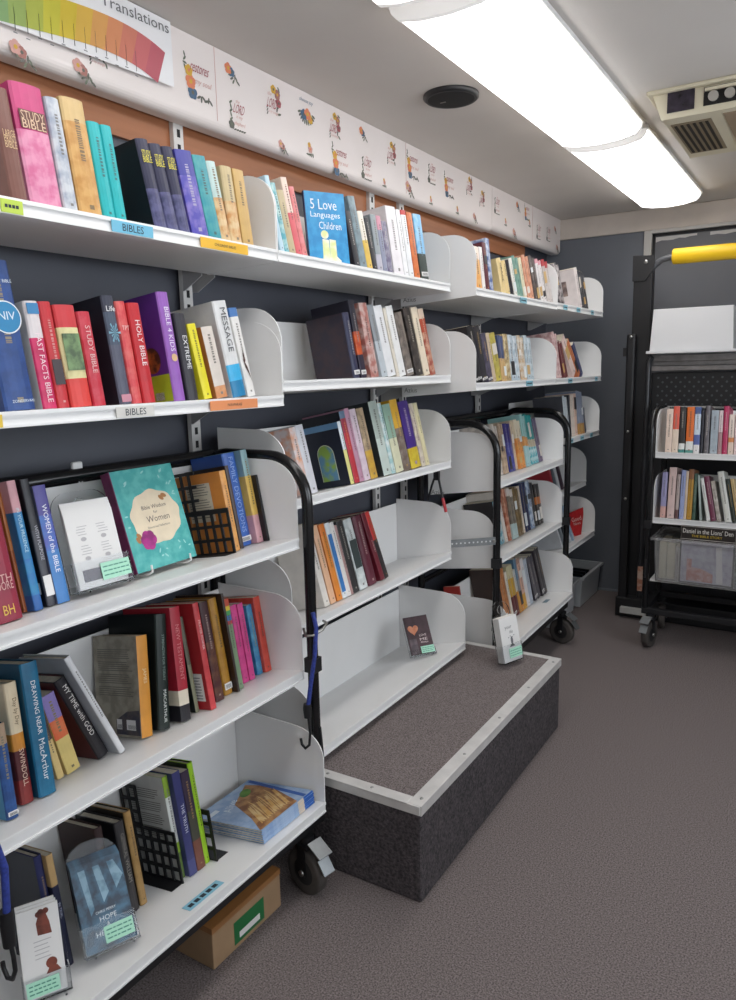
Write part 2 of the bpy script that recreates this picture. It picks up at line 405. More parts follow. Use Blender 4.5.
def tray_thing(name, label, y0, y1, xf, zf, d, tilt, group, mark=False, labels=(), left=True):
    M = T3(xf, y0, zf + CAM_Z) @ Matrix.Rotation(PI / 2, 4, 'Z')
    t = thing('wall_shelf', label, 'shelf', M, group)
    pl, bk, ends = tray_parts(y1 - y0, d, tilt)
    pl.build('shelf_tray', WHITE, t); bk.build('back_panel', WHITE, t)
    for e in (ends if left else ends[1:]): e.build('end_panel', WHITE, t)
    # bracket arms reaching the wall upright
    for x in (.02, y1 - y0 - .02):
        MB().prism([(d, -.012), (XL * -1 + xf - .013, -.012), (XL * -1 + xf - .013, -.072), (XL * -1 + xf - .03, -.072), (d, -.04)], lambda u, v, q: (q, u, v), x - .0015, x + .0015).build('bracket', plain('bracket_grey', 'a9a8a8', .45), t)
    if mark:
        MB().text('Azius', face_M((-.0026, d - .035, -.022), (0, -1, 0), (0, 0, 1)), h=.016).build('brand_mark', plain('embossed_grey', '85837f', .5), t)
    for (a, b, col, txt) in labels:
        lb_ = MB().box((a - y0, -.0052, -LIP + .0015), (b - y0, -.0036, -.0035)).build('shelf_label', plain('label_' + col, col, .5), t)
        tb = MB(); M2 = face_M(((a + b) / 2 - y0, -.0056, -.0135), (1, 0, 0), (0, 0, 1))
        if txt: tb.text(txt, M2, h=.0125 if len(txt) < 8 else .0055)
        else:
            for k in range(4): tb.box((a - y0 + .006 + (b - a - .012) * k / 4, -.0056, -.016), (a - y0 + .006 + (b - a - .012) * (k + .75) / 4, -.0053, -.011))
        tb.build('label_text', plain('ink_dark', '26303a', .6), lb_)
    return t
G = 'white trays on the left wall'
tray_thing('L1', 'white metal shelf, top one of the near bay, with Bible labels', .514, 1.411, -1.116, .278, .215, 6.5, G,
           labels=((.735, .772, 'b9cf4f', ''), (.944, 1.039, '6fb6d2', 'BIBLES'), (1.164, 1.307, 'e8b437', "CHILDREN'S BIBLES")))
tray_thing('L2', 'white metal shelf, second in the near bay, above the near trolley', .514, 1.411, -1.114, -.050, .215, 7, G,
           labels=((.66, .70, 'e8c53f', ''), (.921, 1.010, 'd9d6d0', 'BIBLES'), (1.163, 1.313, 'e8935f', 'PARAPHRASE')))
for nm, z, ti, xf, d, lab in (('M1', .278, 6.5, -1.116, .215, 'top one'), ('M2', -.017, 8, -1.116, .215, 'second one'), ('M3', -.305, 11, -1.116, .215, 'third one'), ('M4', -.627, 13.5, -1.116, .215, 'fourth one, half empty'), ('M5', -.947, 13.5, -1.062, .265, 'lowest, nearly empty')):
    tray_thing(nm, 'white metal shelf of the middle bay, ' + lab, 1.416, 2.318, xf, z, d, ti, G)
lb = '86b8c8'
tray_thing('R1', 'white metal shelf of the far bay, top left section', 2.333, 3.160, -1.029, .262, .28, 6.6, G, True, ((2.725, 2.79, lb, ''),))
tray_thing('R2', 'white metal shelf of the far bay, second left section', 2.333, 3.160, -1.029, -.045, .28, 7, G, True, ((2.80, 2.87, lb, ''),))
tray_thing('E1', 'white metal shelf in the far corner, top section', 3.166, 3.872, -1.029, .266, .28, 6.6, G, False, ((3.24, 3.29, lb, ''), (3.43, 3.48, lb, ''), (3.66, 3.70, lb, '')))
tray_thing('E2', 'white metal shelf in the far corner, second section', 3.166, 3.872, -1.029, -.046, .28, 7, G, False, ((3.33, 3.385, lb, ''), (3.76, 3.80, lb, '')))
tray_thing('E3', 'white metal shelf in the far corner, third down beside the rail', 3.345, 3.868, -1.029, -.318, .28, 5, G, False, ((3.37, 3.42, lb, ''), (3.54, 3.59, lb, ''), (3.70, 3.74, lb, '')), left=False)
tray_thing('E4', 'short white shelf in the far corner, fourth down', 3.345, 3.868, -1.088, -.580, .22, 10, G, left=False)
tray_thing('E5', 'white metal shelf in the far corner, lowest, with the red leaflet', 3.345, 3.858, -1.034, -.838, .27, 13, G, left=False)

# ------------------------------------------------------------------ book trolleys
def caster(parent, px_, py_, brake=True):
    r_, w = .058, .030
    x = y = 0
    MC = T3(px_, py_, 0) @ Matrix.Rotation(R(-11 if brake else 10), 4, 'Z')
    c = MB()
    Mx = T3(x, y, r_) @ Matrix.Rotation(PI / 2, 4, 'Y')
    f = MB().box((x - .024, y - .026, .128), (x + .024, y + .026, .134)).box((x - .020, y - .012, .05), (x - .0175, y + .014, .129)).box((x + .0175, y - .012, .05), (x + .020, y + .014, .129))
    f.lathe([(.018, .134), (.018, .15)], T3(x, y, 0), 14)
    c = f.build('caster', BLACKM, parent, M=MC)
    wh = MB().lathe([(.046, -w / 2), (r_ - .003, -w / 2), (r_, -w / 2 + .004), (r_, w / 2 - .004), (r_ - .003, w / 2), (.046, w / 2)], Mx, 28)
    wh.build('wheel', RUBBER, c)
    MB().lathe([(.008, -.0165), (.030, -.0155), (.046, -.012), (.046, .012), (.030, .0155), (.008, .0165)], Mx, 24).build('wheel_hub', RUBDK, c)
    MB().lathe([(.005, -.024), (.008, -.023), (.008, .023), (.005, .024)], Mx, 12).build('axle', STEEL, c)
    if brake:
        b = MB()
        A = T3(x, y - .045, .135) @ Matrix.Rotation(R(28), 4, 'X')
        b.box((-.021, -.026, -.002), (.021, .022, .002), 0, A)
        A2 = T3(x, y - .066, .098) @ Matrix.Rotation(R(52), 4, 'X')
        b.box((-.017, -.020, -.002), (.017, .018, .002), 0, A2)
        b.box((-.010, -.012, -.02), (.010, -.008, .012), 0, T3(x, y - .045, .118))
        b.build('brake_pedal', GALV, c, bevel=.001)
def trolley(label, M, L, rows, deep, d=.26, left_mark=False, blabels=(), bin_row=False):
    """local x along 0..L (left to right seen from the front), y to the back, z up"""
    t = thing('book_trolley', label, 'trolley', M, 'black framed book trolleys')
    for i, z in enumerate(rows):
        if bin_row and i == 2: continue
        y0 = -deep if i == 2 else 0
        pl, bk, ends = tray_parts(L - .004, d + (.02 if i == 2 else 0), 10 if i < 2 else 9, .115, .180, .085)
        s = pl.build('shelf', WHITE, t, M=T3(.002, y0, z))
        bk.build('back_panel', WHITE, s)
        for e in ends: e.build('end_panel', WHITE, s)
        if left_mark and i == 0:
            MB().text('Azius', face_M((-.0026, d - .04, -.045), (0, -1, 0), (0, 0, 1)), h=.018).build('brand_mark', plain('embossed_grey', '85837f', .5), s)
    HT, rad, yb = 1.055, .105, .285
    for x in (-.0145, L + .0145):
        pts = [(x, -.018, .15), (x, -.018, .6), (x, -.018, HT - rad)] + [(x, u, v) for u, v in arc(-.018 + rad, HT - rad, rad, rad, 180, 90, 8)][1:] + [(x, yb - .06, HT)] + [(x, u, v) for u, v in arc(yb - .06, HT - .06, .06, .06, 90, 0, 6)][1:] + [(x, yb, .6), (x, yb, .15)]
        e = MB().tube(pts, .0132, 12).build('end_frame', BLACK, t)
        MB().prism([(-.034, .40), (-.006, .40), (-.002, .30), (-.040, .32)], lambda u, v, q: (q, u, v), x - .003, x + .003).build('foot_plate', BLACKM, e)
        MB().box((x - .015, -.033, .54), (x + .015, -.003, .575)).build('collar', BLACKM, e)
    for zz, rr_ in ((HT - .008, .017), (.45, .011)): MB().tube([(-.0145, yb - (.008 if zz > .9 else 0), zz), (L + .0145, yb - (.008 if zz > .9 else 0), zz)], rr_, 10).build('rear_rail', BLACK, t)
    b = MB()
    for y in (-.018, yb): b.box((-.026, y - .013, .150), (L + .026, y + .013, .176))
    for x in (-.0145, L + .0145): b.box((x - .012, -.018, .150), (x + .012, yb, .176))
    b.build('base_frame', BLACKM, t, bevel=.002)
    for x in (.012, L - .05):
        for y in (-.028, yb - .03): caster(t, x, y, y < 0)
    return t
A_Y0, A_L = .488, .872
tA = trolley('black framed trolley of white shelves nearest the camera', T3(-1.0445, 1.36, 0) @ Matrix.Rotation(PI / 2 - .006, 4, 'Z') @ T3(-A_L, 0, 0), A_L, (.868, .545, .217), .051)
tB = trolley('black framed trolley of white shelves beyond the carpeted step', T3(-1.033, 3.300, 0) @ Matrix.Rotation(PI / 2 + .012, 4, 'Z') @ T3(-.822, 0, 0), .822, (.843, .558, .232), .056, left_mark=True)
tC = trolley('black framed trolley facing the camera in front of the wheelchair lift', T3(-.664, 3.42, 0), .84, (.874, .585, .31), 0, bin_row=True)
lbl = MB().box((.430, .008, .0012), (.526, .032, .0018)).build('shelf_label', plain('label_blue', '8cc4d9', .5), tA, M=T3(0, -.051, .217) @ Matrix.Rotation(R(-9), 4, 'X'))
lt = MB()
for k in range(5): lt.box((.438 + k * .0165, .015, .0018), (.4495 + k * .0165, .025, .0021))
lt.build('label_text', plain('ink_dark', '26303a', .6), lbl)
lbl = MB().box((.64, .060, .001), (.69, .080, .0018)).build('shelf_label', plain('label_steel', '7f97a3', .5), tB, M=T3(0, -.056, .2325) @ Matrix.Rotation(R(-9), 4, 'X'))

BOOKS = [
('L1', 0.7833, 0.012, 0.0293, 0.1732, -2.0, 'brown large print Bible at the frame edge', '7a5046', {'ti': [('LARGE', 0.6, 'h', 'd8b48a'), ('PRINT', 0.55, 'h', 'd8b48a'), ('BIBLE', 0.5, 'h', 'd8b48a')], 'dep': 0.16}),
('L1', 0.8326, 0.012, 0.0593, 0.1913, -2.0, 'pink marbled study Bible with brown title box', 'dd92b0~cf6a94@.62 c43f78', {'ti': [('STUDY', 0.735, 'h', 'd9b79a'), ('BIBLE', 0.665, 'h', 'd9b79a')], 'box': ('6b4138', 0.63, 0.78), 'dep': 0.16}),
('L1', 0.8793, 0.012, 0.0276, 0.1845, -2.0, 'white Bible with speckled floral cover', 'c9cdd2~9aa3b5', {'dep': 0.15}),
('L1', 0.9206, 0.012, 0.0476, 0.194, -2.0, 'tan and gold leather-look Bible', 'd2a362~c08b48@.8 cfb079', {'dep': 0.15}),
('L1', 0.9588, 0.012, 0.0271, 0.1659, -2.0, 'turquoise Bible, first of the matching pair', '1fb0b4', {'dep': 0.13}),
('L1', 0.9857, 0.012, 0.0247, 0.1668, -2.0, 'turquoise Bible, second of the matching pair', '1fb0b4', {'dep': 0.13}),
('L1', 1.0812, 0.012, 0.0305, 0.1631, -6.8, 'black-covered study Bible, first of three with yellow titles', '56567f~33345a@.45 2a2a46', {'cov': '14141c', 'ti': [('STUDY', 0.84, 'h', 'e6d84a'), ('BIBLE', 0.77, 'h', 'e6d84a')], 'dep': 0.16}),
('L1', 1.1127, 0.012, 0.0306, 0.1615, -6.8, 'navy study Bible, middle of three with yellow titles', '56567f~33345a@.45 2a2a46', {'ti': [('STUDY', 0.84, 'h', 'e6d84a'), ('BIBLE', 0.77, 'h', 'e6d84a')], 'dep': 0.16}),
('L1', 1.1446, 0.012, 0.029, 0.1635, -6.8, 'navy study Bible, last of three with yellow titles', '56567f~33345a@.45 2a2a46', {'ti': [('STUDY', 0.84, 'h', 'e6d84a'), ('BIBLE', 0.77, 'h', 'e6d84a')], 'dep': 0.16}),
('L1', 1.1853, 0.012, 0.0459, 0.1653, -6.8, 'violet blue book with pale glow on its spine', '4f4aa8~7d6fb8@.7 3f3f96', {'dep': 0.155}),
('L1', 1.229, 0.012, 0.0375, 0.1651, -6.8, 'teal book beside the violet blue one', '2f8f9c~4a9da0', {'dep': 0.15}),
('L1', 1.2641, 0.012, 0.0309, 0.1616, -6.8, 'cream and orange picture Bible, left of its twin', 'd9bd90~c78d52@.55 bcd2cf', {'dep': 0.15}),
('L1', 1.2976, 0.012, 0.0344, 0.1613, -1.7, 'cream and orange picture Bible, right of its twin', 'd9bd90~c78d52@.55 c9b58a', {'dep': 0.15}),
('L1', 1.3332, 0.012, 0.035, 0.1618, -1.7, 'tan book half hidden by the end panel', 'c9a566', {'dep': 0.15}),
('M1', 1.4539, 0.012, 0.0159, 0.171, -8.7, 'pale blue book against the left end panel', 'b9d3e0', {'dep': 0.14}),
('M1', 1.4713, 0.012, 0.0174, 0.1583, -8.7, 'teal floral book, second from the left end panel', '5aa7b5~c0d9d4', {'dep': 0.14}),
('M1', 1.4935, 0.012, 0.0255, 0.1454, -8.7, 'tan book with plain spine', 'bfae8a', {'dep': 0.14}),
('M1', 1.5188, 0.012, 0.023, 0.179, -8.7, 'tall red and cream book', 'd8626a@.55 e6cfc0', {'dep': 0.15}),
('M1', 1.5425, 0.012, 0.0206, 0.1627, -8.7, 'coral pink book with navy back edge', 'e08a8c~d2706f', {'dep': 0.15}),
('M1', 1.7802, 0.012, 0.0258, 0.1445, -8.7, 'short black book right of the blue boots book', '22222a', {'dep': 0.13}),
('M1', 1.8121, 0.012, 0.0343, 0.1873, -8.7, 'tall slate grey book', '7d919a~66777f', {'dep': 0.15}),
('M1', 1.8445, 0.012, 0.028, 0.1545, -8.7, 'thin yellow and white book', 'd9b552@.5 e5ded2', {'dep': 0.14}),
('M1', 1.8725, 0.012, 0.0235, 0.1422, -8.7, 'black book left of the silver one', '26262c', {'dep': 0.14}),
('M1', 1.9007, 0.012, 0.0301, 0.1555, -4.0, 'silver grey book', 'b4b0bd@.3 8f979b', {'dep': 0.15}),
('M1', 1.9293, 0.012, 0.0248, 0.1569, -4.0, 'lavender book with pink top', '8b8fa5@.75 c78a9b', {'dep': 0.15}),
('M1', 1.957, 0.012, 0.0291, 0.1458, -4.0, 'mottled purple and grey book', '675f7c~9a97a5', {'dep': 0.15}),
('M1', 2.0078, 0.012, 0.0578, 0.1945, -4.0, 'thick white book, first of the three white ones', 'e6e1e4', {'dep': 0.15}),
('M1', 2.0532, 0.012, 0.0255, 0.1934, -4.0, 'slim white book, second of the three white ones', 'e9e8ea', {'dep': 0.14}),
('M1', 2.0853, 0.012, 0.0306, 0.197, -4.0, 'slim white book with red top edge', 'e4e4e6@.93 c4373a', {'dep': 0.14}),
('M1', 2.1225, 0.012, 0.0349, 0.1962, -4.0, 'orange book among white and blue ones', 'd4763f~c4602e', {'dep': 0.15}),
('M1', 2.1727, 0.012, 0.0513, 0.1984, -4.0, 'blue sky and dark green landscape book', '3b4440@.4 6fb0dc~9cc8e6', {'st': 0.12, 'dep': 0.15}),
('L2', 0.7478, 0.012, 0.054, 0.2399, -1.8, 'thick navy Bible with round blue emblem', '2f4f8f~29467f', {'cov': '223a70', 'special': 'niv', 'dep': 0.17}),
('L2', 0.8021, 0.012, 0.0267, 0.1787, -1.8, 'pink and white quick facts Bible', 'd8336a~c2285a@.66 e2dadb', {'cov': 'd5d5d2', 'ti': [('FAST FACTS BIBLE', 0.38, 'v', 'f3dfe4')], 'box': ('3f84b8', 0.88, 0.98), 'dep': 0.16}),
('L2', 0.8286, 0.012, 0.0233, 0.1795, -1.8, 'red Bible with dark grey box on the spine', 'c9333b', {'box': ('43383c', 0.22, 0.46), 'dep': 0.16}),
('L2', 0.866, 0.012, 0.0429, 0.176, -1.8, 'red and cream Bible with green picture band', 'e0453f@.28 e6dca6~d9cf98@.78 d23f45', {'box2': ('7d9a6a', 0.36, 0.72), 'dep': 0.16}),
('L2', 0.9037, 0.012, 0.0271, 0.167, -1.8, 'crimson Bible with pale spine lettering', 'c72c40~d14a58', {'ti': [('STUDY BIBLE', 0.6, 'v', 'e8c7c4')], 'dep': 0.15}),
('L2', 0.9622, 0.012, 0.0274, 0.1989, -1.8, 'black Bible with pale blue star burst', '57596b@.55 4a5568@.85 3a3c4c', {'cov': '1f212b', 'ti': [('Life', 0.88, 'h', 'f0f0f0')], 'special': 'star', 'dep': 0.1742822116211249}),
('L2', 0.9895, 0.012, 0.0231, 0.1904, -1.8, 'salmon red Bible, left of the white-lettered red one', 'd8474d~e06a66', {'ti': [('TPT', 0.74, 'h', 'f0d4ce')], 'dep': 0.15}),
('L2', 1.0202, 0.012, 0.0305, 0.1895, -1.8, 'red Bible with large white spine lettering', 'c4262f', {'ti': [('HOLY BIBLE', 0.6, 'v', 'f4e6e6')], 'dep': 0.15}),
('L2', 1.0995, 0.012, 0.0296, 0.2159, -1.8, "purple children's Bible with green lower cover", '9a62bb', {'cov': '5b2f86', 'ti': [('BIBLE 4 KIDS', 0.66, 'v', 'f2eaf6')], 'special': 'kids', 'dep': 0.17}),
('L2', 1.1366, 0.012, 0.0297, 0.1765, -1.8, 'black Bible with white sideways lettering', '34323a', {'ti': [('EXTREME', 0.55, 'v', 'e8e8ea')], 'dep': 0.15}),
('L2', 1.1777, 0.012, 0.0234, 0.1565, -6.9, 'bright yellow book', 'e9dc2b', {'dep': 0.14}),
('L2', 1.2207, 0.012, 0.0339, 0.1516, -6.9, 'cream paperback with orange foot', 'cf8a58~dba478@.17 ded4ca', {'cov': 'b0713f', 'dep': 0.14}),
('L2', 1.2802, 0.012, 0.0438, 0.2088, -6.9, 'thick white Bible with blue lower spine', '1d7fb0@.17 3fb3e6@.34 dedede', {'cov': 'd2d2d2', 'ti': [('MESSAGE', 0.7, 'v', '55555a')], 'dep': 0.17}),
('L2', 1.3172, 0.012, 0.0253, 0.197, -6.9, 'slim white book with dark leaping figure', 'e9e6e2@.9 4a78b5', {'special': 'leap', 'dep': 0.16}),
('M2', 1.7647, 0.012, 0.0309, 0.1784, -4.0, 'dark navy hardback with cover facing the aisle', '2b2d4a', {'cov': '2c2634~3b2b33', 'st': 0.12, 'dep': 0.128}),
('M2', 1.7998, 0.012, 0.0282, 0.2134, -4.0, 'tall black book with glowing orange flame', '2a2236@.3 d1602f~a83f2a@.6 1d1a2a', {'st': 0.1, 'dep': 0.13}),
('M2', 1.8586, 0.012, 0.0417, 0.2095, -4.0, 'tall rust and white mosaic book', 'a86a62~cdb3ad', {'dep': 0.15}),
('M2', 1.9137, 0.012, 0.0328, 0.2076, -8.6, 'grey blue book right of the mosaic one', 'b9c0c6@.5 8e9398', {'dep': 0.15}),
('M2', 1.9549, 0.012, 0.0474, 0.2068, -8.6, 'white book, first of the three white ones', 'e2e2e4', {'dep': 0.15}),
('M2', 1.9917, 0.012, 0.0162, 0.2037, -8.6, 'slim cream book between two white ones', 'd9d0c2', {'dep': 0.14}),
('M2', 2.0219, 0.012, 0.0387, 0.2106, -8.6, 'white book, last of the three white ones', 'e6e5e4', {'dep': 0.15}),
('M2', 2.0691, 0.012, 0.0451, 0.1937, -8.6, 'mottled grey brown book', '857a72~5c544f', {'st': 0.1, 'dep': 0.15}),
('M2', 2.1299, 0.012, 0.0458, 0.2105, -8.6, 'black book right of the mottled grey one', '2a2524~4b423e', {'dep': 0.15}),
('M2', 2.18, 0.012, 0.041, 0.2157, -8.6, 'cream book beside a black one', 'e4d4bd', {'dep': 0.15}),
('M2', 2.2221, 0.012, 0.0374, 0.214, -8.6, 'brick red book nearest the right end panel', '9c4330~d2a58a@.65 b04a32@.85 d9c2ad', {'dep': 0.15}),
('M3', 1.5266, 0.02, 0.0258, 0.1757, -4.0, 'orange and white booklet behind the trolley rail', 'd9cfd0~dba285', {'dep': 0.14}),
('M3', 1.5565, 0.02, 0.0324, 0.1798, -4.0, 'plain white booklet left of the navy arch book', 'cfd0d6', {'dep': 0.14}),
('M3', 1.726, 0.012, 0.0163, 0.1765, -4.0, 'navy book with green arch picture on its cover', 'e0d98a@.55 d9dfe6', {'cov': '161c2e', 'special': 'arch', 'dep': 0.15}),
('M3', 1.7511, 0.012, 0.0267, 0.2032, -4.0, 'red spined book right of the arch book', 'b8323f@.7 993043@.9 5d7690', {'cov': '171a24', 'dep': 0.155}),
('M3', 1.7766, 0.012, 0.0228, 0.2098, -4.0, 'mauve pink book', 'b98aa0', {'dep': 0.15}),
('M3', 1.8061, 0.012, 0.0315, 0.206, -4.0, 'lilac white book', 'd8c6d0~c9b3c1', {'dep': 0.15}),
('M3', 1.8443, 0.012, 0.0364, 0.2065, -4.0, 'floral tan book with yellow foot', 'cda53f~b98f45@.4 b8a283~8f7b62', {'dep': 0.15}),
('M3', 1.9206, 0.012, 0.0467, 0.2228, -4.0, 'grey green thick book with dark cover', 'c3cfc8@.5 a9b5ad', {'cov': '2e3538', 'dep': 0.16}),
('M3', 1.9572, 0.012, 0.0214, 0.2167, -4.0, 'thin teal and white book', '9dc3c4~dfe6e4', {'dep': 0.15}),
('M3', 1.9953, 0.012, 0.045, 0.2106, -4.0, 'pale green and cream book', 'd8d6b8@.5 8fae9b', {'dep': 0.15}),
('M3', 2.042, 0.012, 0.0454, 0.2226, -4.0, 'yellow topped brown book', '6c5a50~8c8078@.6 d9a835', {'dep': 0.15}),
('M3', 2.1015, 0.012, 0.0618, 0.215, -4.0, 'purple and yellow book', 'd8c23d~c9a92e@.3 42287d', {'dep': 0.15}),
('M3', 2.1511, 0.012, 0.0263, 0.2057, -4.0, 'thin cream book right of the purple one', 'd6cbb4~b9a6a0', {'dep': 0.15}),
('M3', 2.1795, 0.012, 0.0252, 0.206, -4.0, 'thin beige book nearest the right end panel', 'd9cfa6', {'dep': 0.15}),
('M4', 1.6329, 0.045, 0.025, 0.2368, -2.5, 'pale cream paperback beside the trolley post', 'e3dcd4', {'dep': 0.12231428814449606}),
('M4', 1.6634, 0.045, 0.0254, 0.2241, -2.5, 'peach coloured paperback', 'e9b995', {'dep': 0.12231428814449606}),
('M4', 1.6952, 0.045, 0.0262, 0.2228, -2.5, 'orange spined paperback', 'e28a35@.85 e07a28', {'dep': 0.12231428814449606}),
('M4', 1.7213, 0.045, 0.0223, 0.2209, -2.5, 'white paperback with blue title panel', 'e4e8ea', {'box': ('3c7cc0', 0.08, 0.85), 'dep': 0.12231428814449606}),
('M4', 1.7433, 0.045, 0.0204, 0.2192, -2.5, 'plain white paperback', 'e6e2de', {'dep': 0.12231428814449606}),
('M4', 1.7597, 0.045, 0.0117, 0.2072, -2.5, 'thin rosy brown paperback', 'b08a86', {'dep': 0.12231428814449606}),
('M4', 1.7824, 0.045, 0.0306, 0.2164, -2.5, 'black paperback with white dot at its foot', '2c2b2c', {'dep': 0.12231428814449606}),
('M4', 1.8235, 0.045, 0.0425, 0.2142, -2.5, 'pale grey paperback with black speckles', 'd8dddc~b4bcbc', {'box': ('3a4444', 0.3, 0.7), 'dep': 0.12231428814449606}),
('M4', 1.8787, 0.045, 0.0442, 0.2148, -2.5, 'maroon hardback', '5e2233', {'dep': 0.12231428814449606}),
('M4', 1.9336, 0.045, 0.0225, 0.2184, -8.0, 'dark red book with pale lettering', '6d1d2c', {'ti': [('JOURNEY', 0.5, 'v', 'd9b5b5')], 'dep': 0.12231428814449606}),
('M4', 1.9571, 0.045, 0.0227, 0.2182, -8.0, 'red and black book last in its row', '2b2426@.58 c9332f', {'dep': 0.12231428814449606}),
('A3', -0.678, 0.0703, 0.0529, 0.1966, -1.0, 'thick maroon hardback with gold emblem at the frame edge', '92233c', {'ti': [('BETH', 0.36, 'h', 'd6a5a0'), ('MOORE', 0.3, 'h', 'd6a5a0')], 'special': 'bh', 'dep': 0.15057863463331758}),
('A3', -0.6175, 0.12, 0.0056, 0.2186, -1.0, 'thin orange brown book', 'b0622f@.5 c77a3a', {'dep': 0.09704743365755836}),
('A3', -0.6065, 0.0967, 0.0161, 0.227, -1.0, 'blue book with pink top third', '2a62a8@.12 2f86b8~2a6fb2@.4 2b7db2@.76 d9a2a8', {'ti': [('IN YOUR PRESENCE', 0.62, 'v', 'bfe0ea')], 'dep': 0.1188933686843955}),
('A3', -0.5762, 0.1037, 0.0165, 0.2266, -1.0, 'tall black hardback with barcode sticker', '4a4a52@.6 34343a', {'cov': '0f0f14', 'ti': [('WITH PURPOSE', 0.5, 'v', 'bdbdc6')], 'special': 'stickerwhite', 'dep': 0.11193733200373293}),
('A3', -0.5552, 0.0994, 0.0244, 0.2119, -1.0, 'blue women of the Bible paperback', '4a86c8@.45 5a62b4~4a78c4@.75 57509c', {'cov': '5a5f78', 'ti': [('WOMEN of the BIBLE', 0.55, 'v', 'f0f2fa')], 'dep': 0.11884972618324136}),
('A3', -0.1256, 0.075, 0.0186, 0.1824, -1.0, 'orange paperback inside the wire book end', 'e0a35a~c98a4a', {'cov': 'd9893c', 'special': 'blurb', 'dep': 0.14834077574187995}),
('A3', -0.0934, 0.0894, 0.0105, 0.1918, -1.0, 'thin dark brown book behind the orange paperback', '3a2822', {'cov': '2c211f', 'dep': 0.13224165050162073}),
('A3', -0.0555, 0.1104, 0.0424, 0.2196, -1.0, 'large blue hardback', '3f6fc4~365fb0', {'cov': '2f55a4', 'ti': [('FAMILY DEVOTIONS', 0.55, 'v', '9db8ea')], 'st': 0.1, 'dep': 0.10651311180461466}),
('A3', -0.0229, 0.095, 0.0211, 0.2218, -1.0, 'slim blue grey, yellow and pink book', 'd2a0a8@.3 d9b45a@.72 8fb0b4', {'dep': 0.12145449095775156}),
('A3', -0.0083, 0.0829, 0.0074, 0.1586, -1.0, 'thin black booklet against the end panel', '17171c', {'dep': 0.14359883497422132}),
('A4', -0.719, 0.0508, 0.0207, 0.1572, 3.2, 'blue hardback with tan top and white label', '24477f~2c5a9c@.78 b59a80', {'cov': '4a8ab0', 'st': 0.08, 'dep': 0.15}),
('A4', -0.6741, 0.0793, 0.0238, 0.2086, 3.2, 'cream and red daily devotional hardback', '8c2f2c@.2 5c2226@.44 d98f35@.58 ead6b4', {'ti': [('Day by Day', 0.76, 'v', '7a5a3a'), ('SWINDOLL', 0.3, 'v', 'e8c9b4')], 'dep': 0.14}),
('A4', -0.6423, 0.068, 0.033, 0.2326, 3.2, 'teal hardback with white serif title', '1b6f94~176488', {'cov': '14506e', 'ti': [('DRAWING NEAR', 0.66, 'v', 'f4f4f4'), ('MacArthur', 0.27, 'v', 'e6ecef')], 'dep': 0.15648691872805015}),
('A4', -0.5889, 0.1105, 0.014, 0.1372, -5.9, 'thin cream book left of the sunset one', 'dcbf7f@.55 4a3a3a', {'cov': 'd9bd86', 'dep': 0.11969815817504917}),
('A4', -0.5616, 0.1097, 0.0285, 0.1556, -8.1, 'paperback with purple and orange sunset spine', 'dcc377@.44 e0663a~d9784a@.68 8a7ab8', {'cov': 'e0c88a', 'dep': 0.11730203682254486}),
('A4', -0.4997, 0.1012, 0.0257, 0.182, -18.8, 'leaning black devotional with red brown cover', '211d22', {'cov': '5a2426', 'ti': [('MY TIME with GOD', 0.6, 'v', 'e0dcd6')], 'dep': 0.12328464686578046}),
('A4', -0.4744, 0.0784, 0.0132, 0.2262, -19.6, 'leaning white hardback', 'e4e4e6', {'cov': 'b4b8bf', 'dep': 0.1461180274846258}),
('A4', -0.4084, 0.0844, 0.0271, 0.2021, 9.3, 'orange spined paperback with grey text cover', 'e39a3c', {'cov': 'a8a090~8d8677', 'ti': [('JAMES', 0.6, 'v', 'f0dcb0')], 'special': 'blurb2', 'dep': 0.1401218858645708}),
('A4', -0.3714, 0.0727, 0.0301, 0.2329, 11.2, 'black green hardback with silver title', '14231f', {'cov': '0c1413', 'ti': [('STRENGTH FOR TODAY', 0.62, 'v', '8fa39a'), ('MACARTHUR', 0.2, 'v', 'e6eae6')], 'dep': 0.15179071067465746}),
('A4', -0.321, 0.0645, 0.0267, 0.2379, 6.0, 'red book with white and black foot', '26242a@.14 e8ddc8@.27 b3293a', {'ti': [('NEW TESTAMENT', 0.6, 'v', 'dc8a8c')], 'dep': 0.15}),
('A4', -0.2737, 0.0801, 0.0107, 0.2088, 0.8, 'thin olive and black paperback', '8a8a70@.5 6a6a5a', {'cov': '16201c', 'dep': 0.14}),
('A4', -0.2531, 0.0516, 0.0164, 0.2335, 0.8, 'leaning red paperback with white label on its cover', 'd24a4c~c03a40', {'cov': 'b52c33', 'ti': [('PRAYER POWER', 0.7, 'v', 'f2d4d0')], 'special': 'label', 'dep': 0.15}),
('A4', -0.2076, 0.0756, 0.025, 0.2237, 0.8, 'dark maroon book with gold pattern', '4a1f22~6d4630@.6 3f1c20', {'dep': 0.14888326635590013}),
('A4', -0.1701, 0.0839, 0.0263, 0.2223, 0.8, 'ochre hardback with white label at its foot', 'b8862f~a87528', {'st': 0.12, 'dep': 0.14062258924253368}),
('A4', -0.1533, 0.0701, 0.0065, 0.2276, 0.8, 'thin dark brown book right of the ochre one', '33211c', {'dep': 0.15}),
('A4', -0.1378, 0.0773, 0.0189, 0.2115, 0.8, 'sage green book with coloured title squares', '7d9474@.72 c43a42@.76 3a78b8@.82 49a35a@.87 e0c23a@.92 c4503a', {'dep': 0.14715484163855913}),
('A4', -0.0964, 0.0981, 0.0208, 0.1862, 0.8, 'bright pink book, left of the pair', 'd8488e~c23a7e', {'dep': 0.12636417467561964}),
('A4', -0.0762, 0.0957, 0.0186, 0.1851, 0.8, 'bright pink book, right of the pair', 'd8488e~c23a7e', {'dep': 0.12876950193816533}),
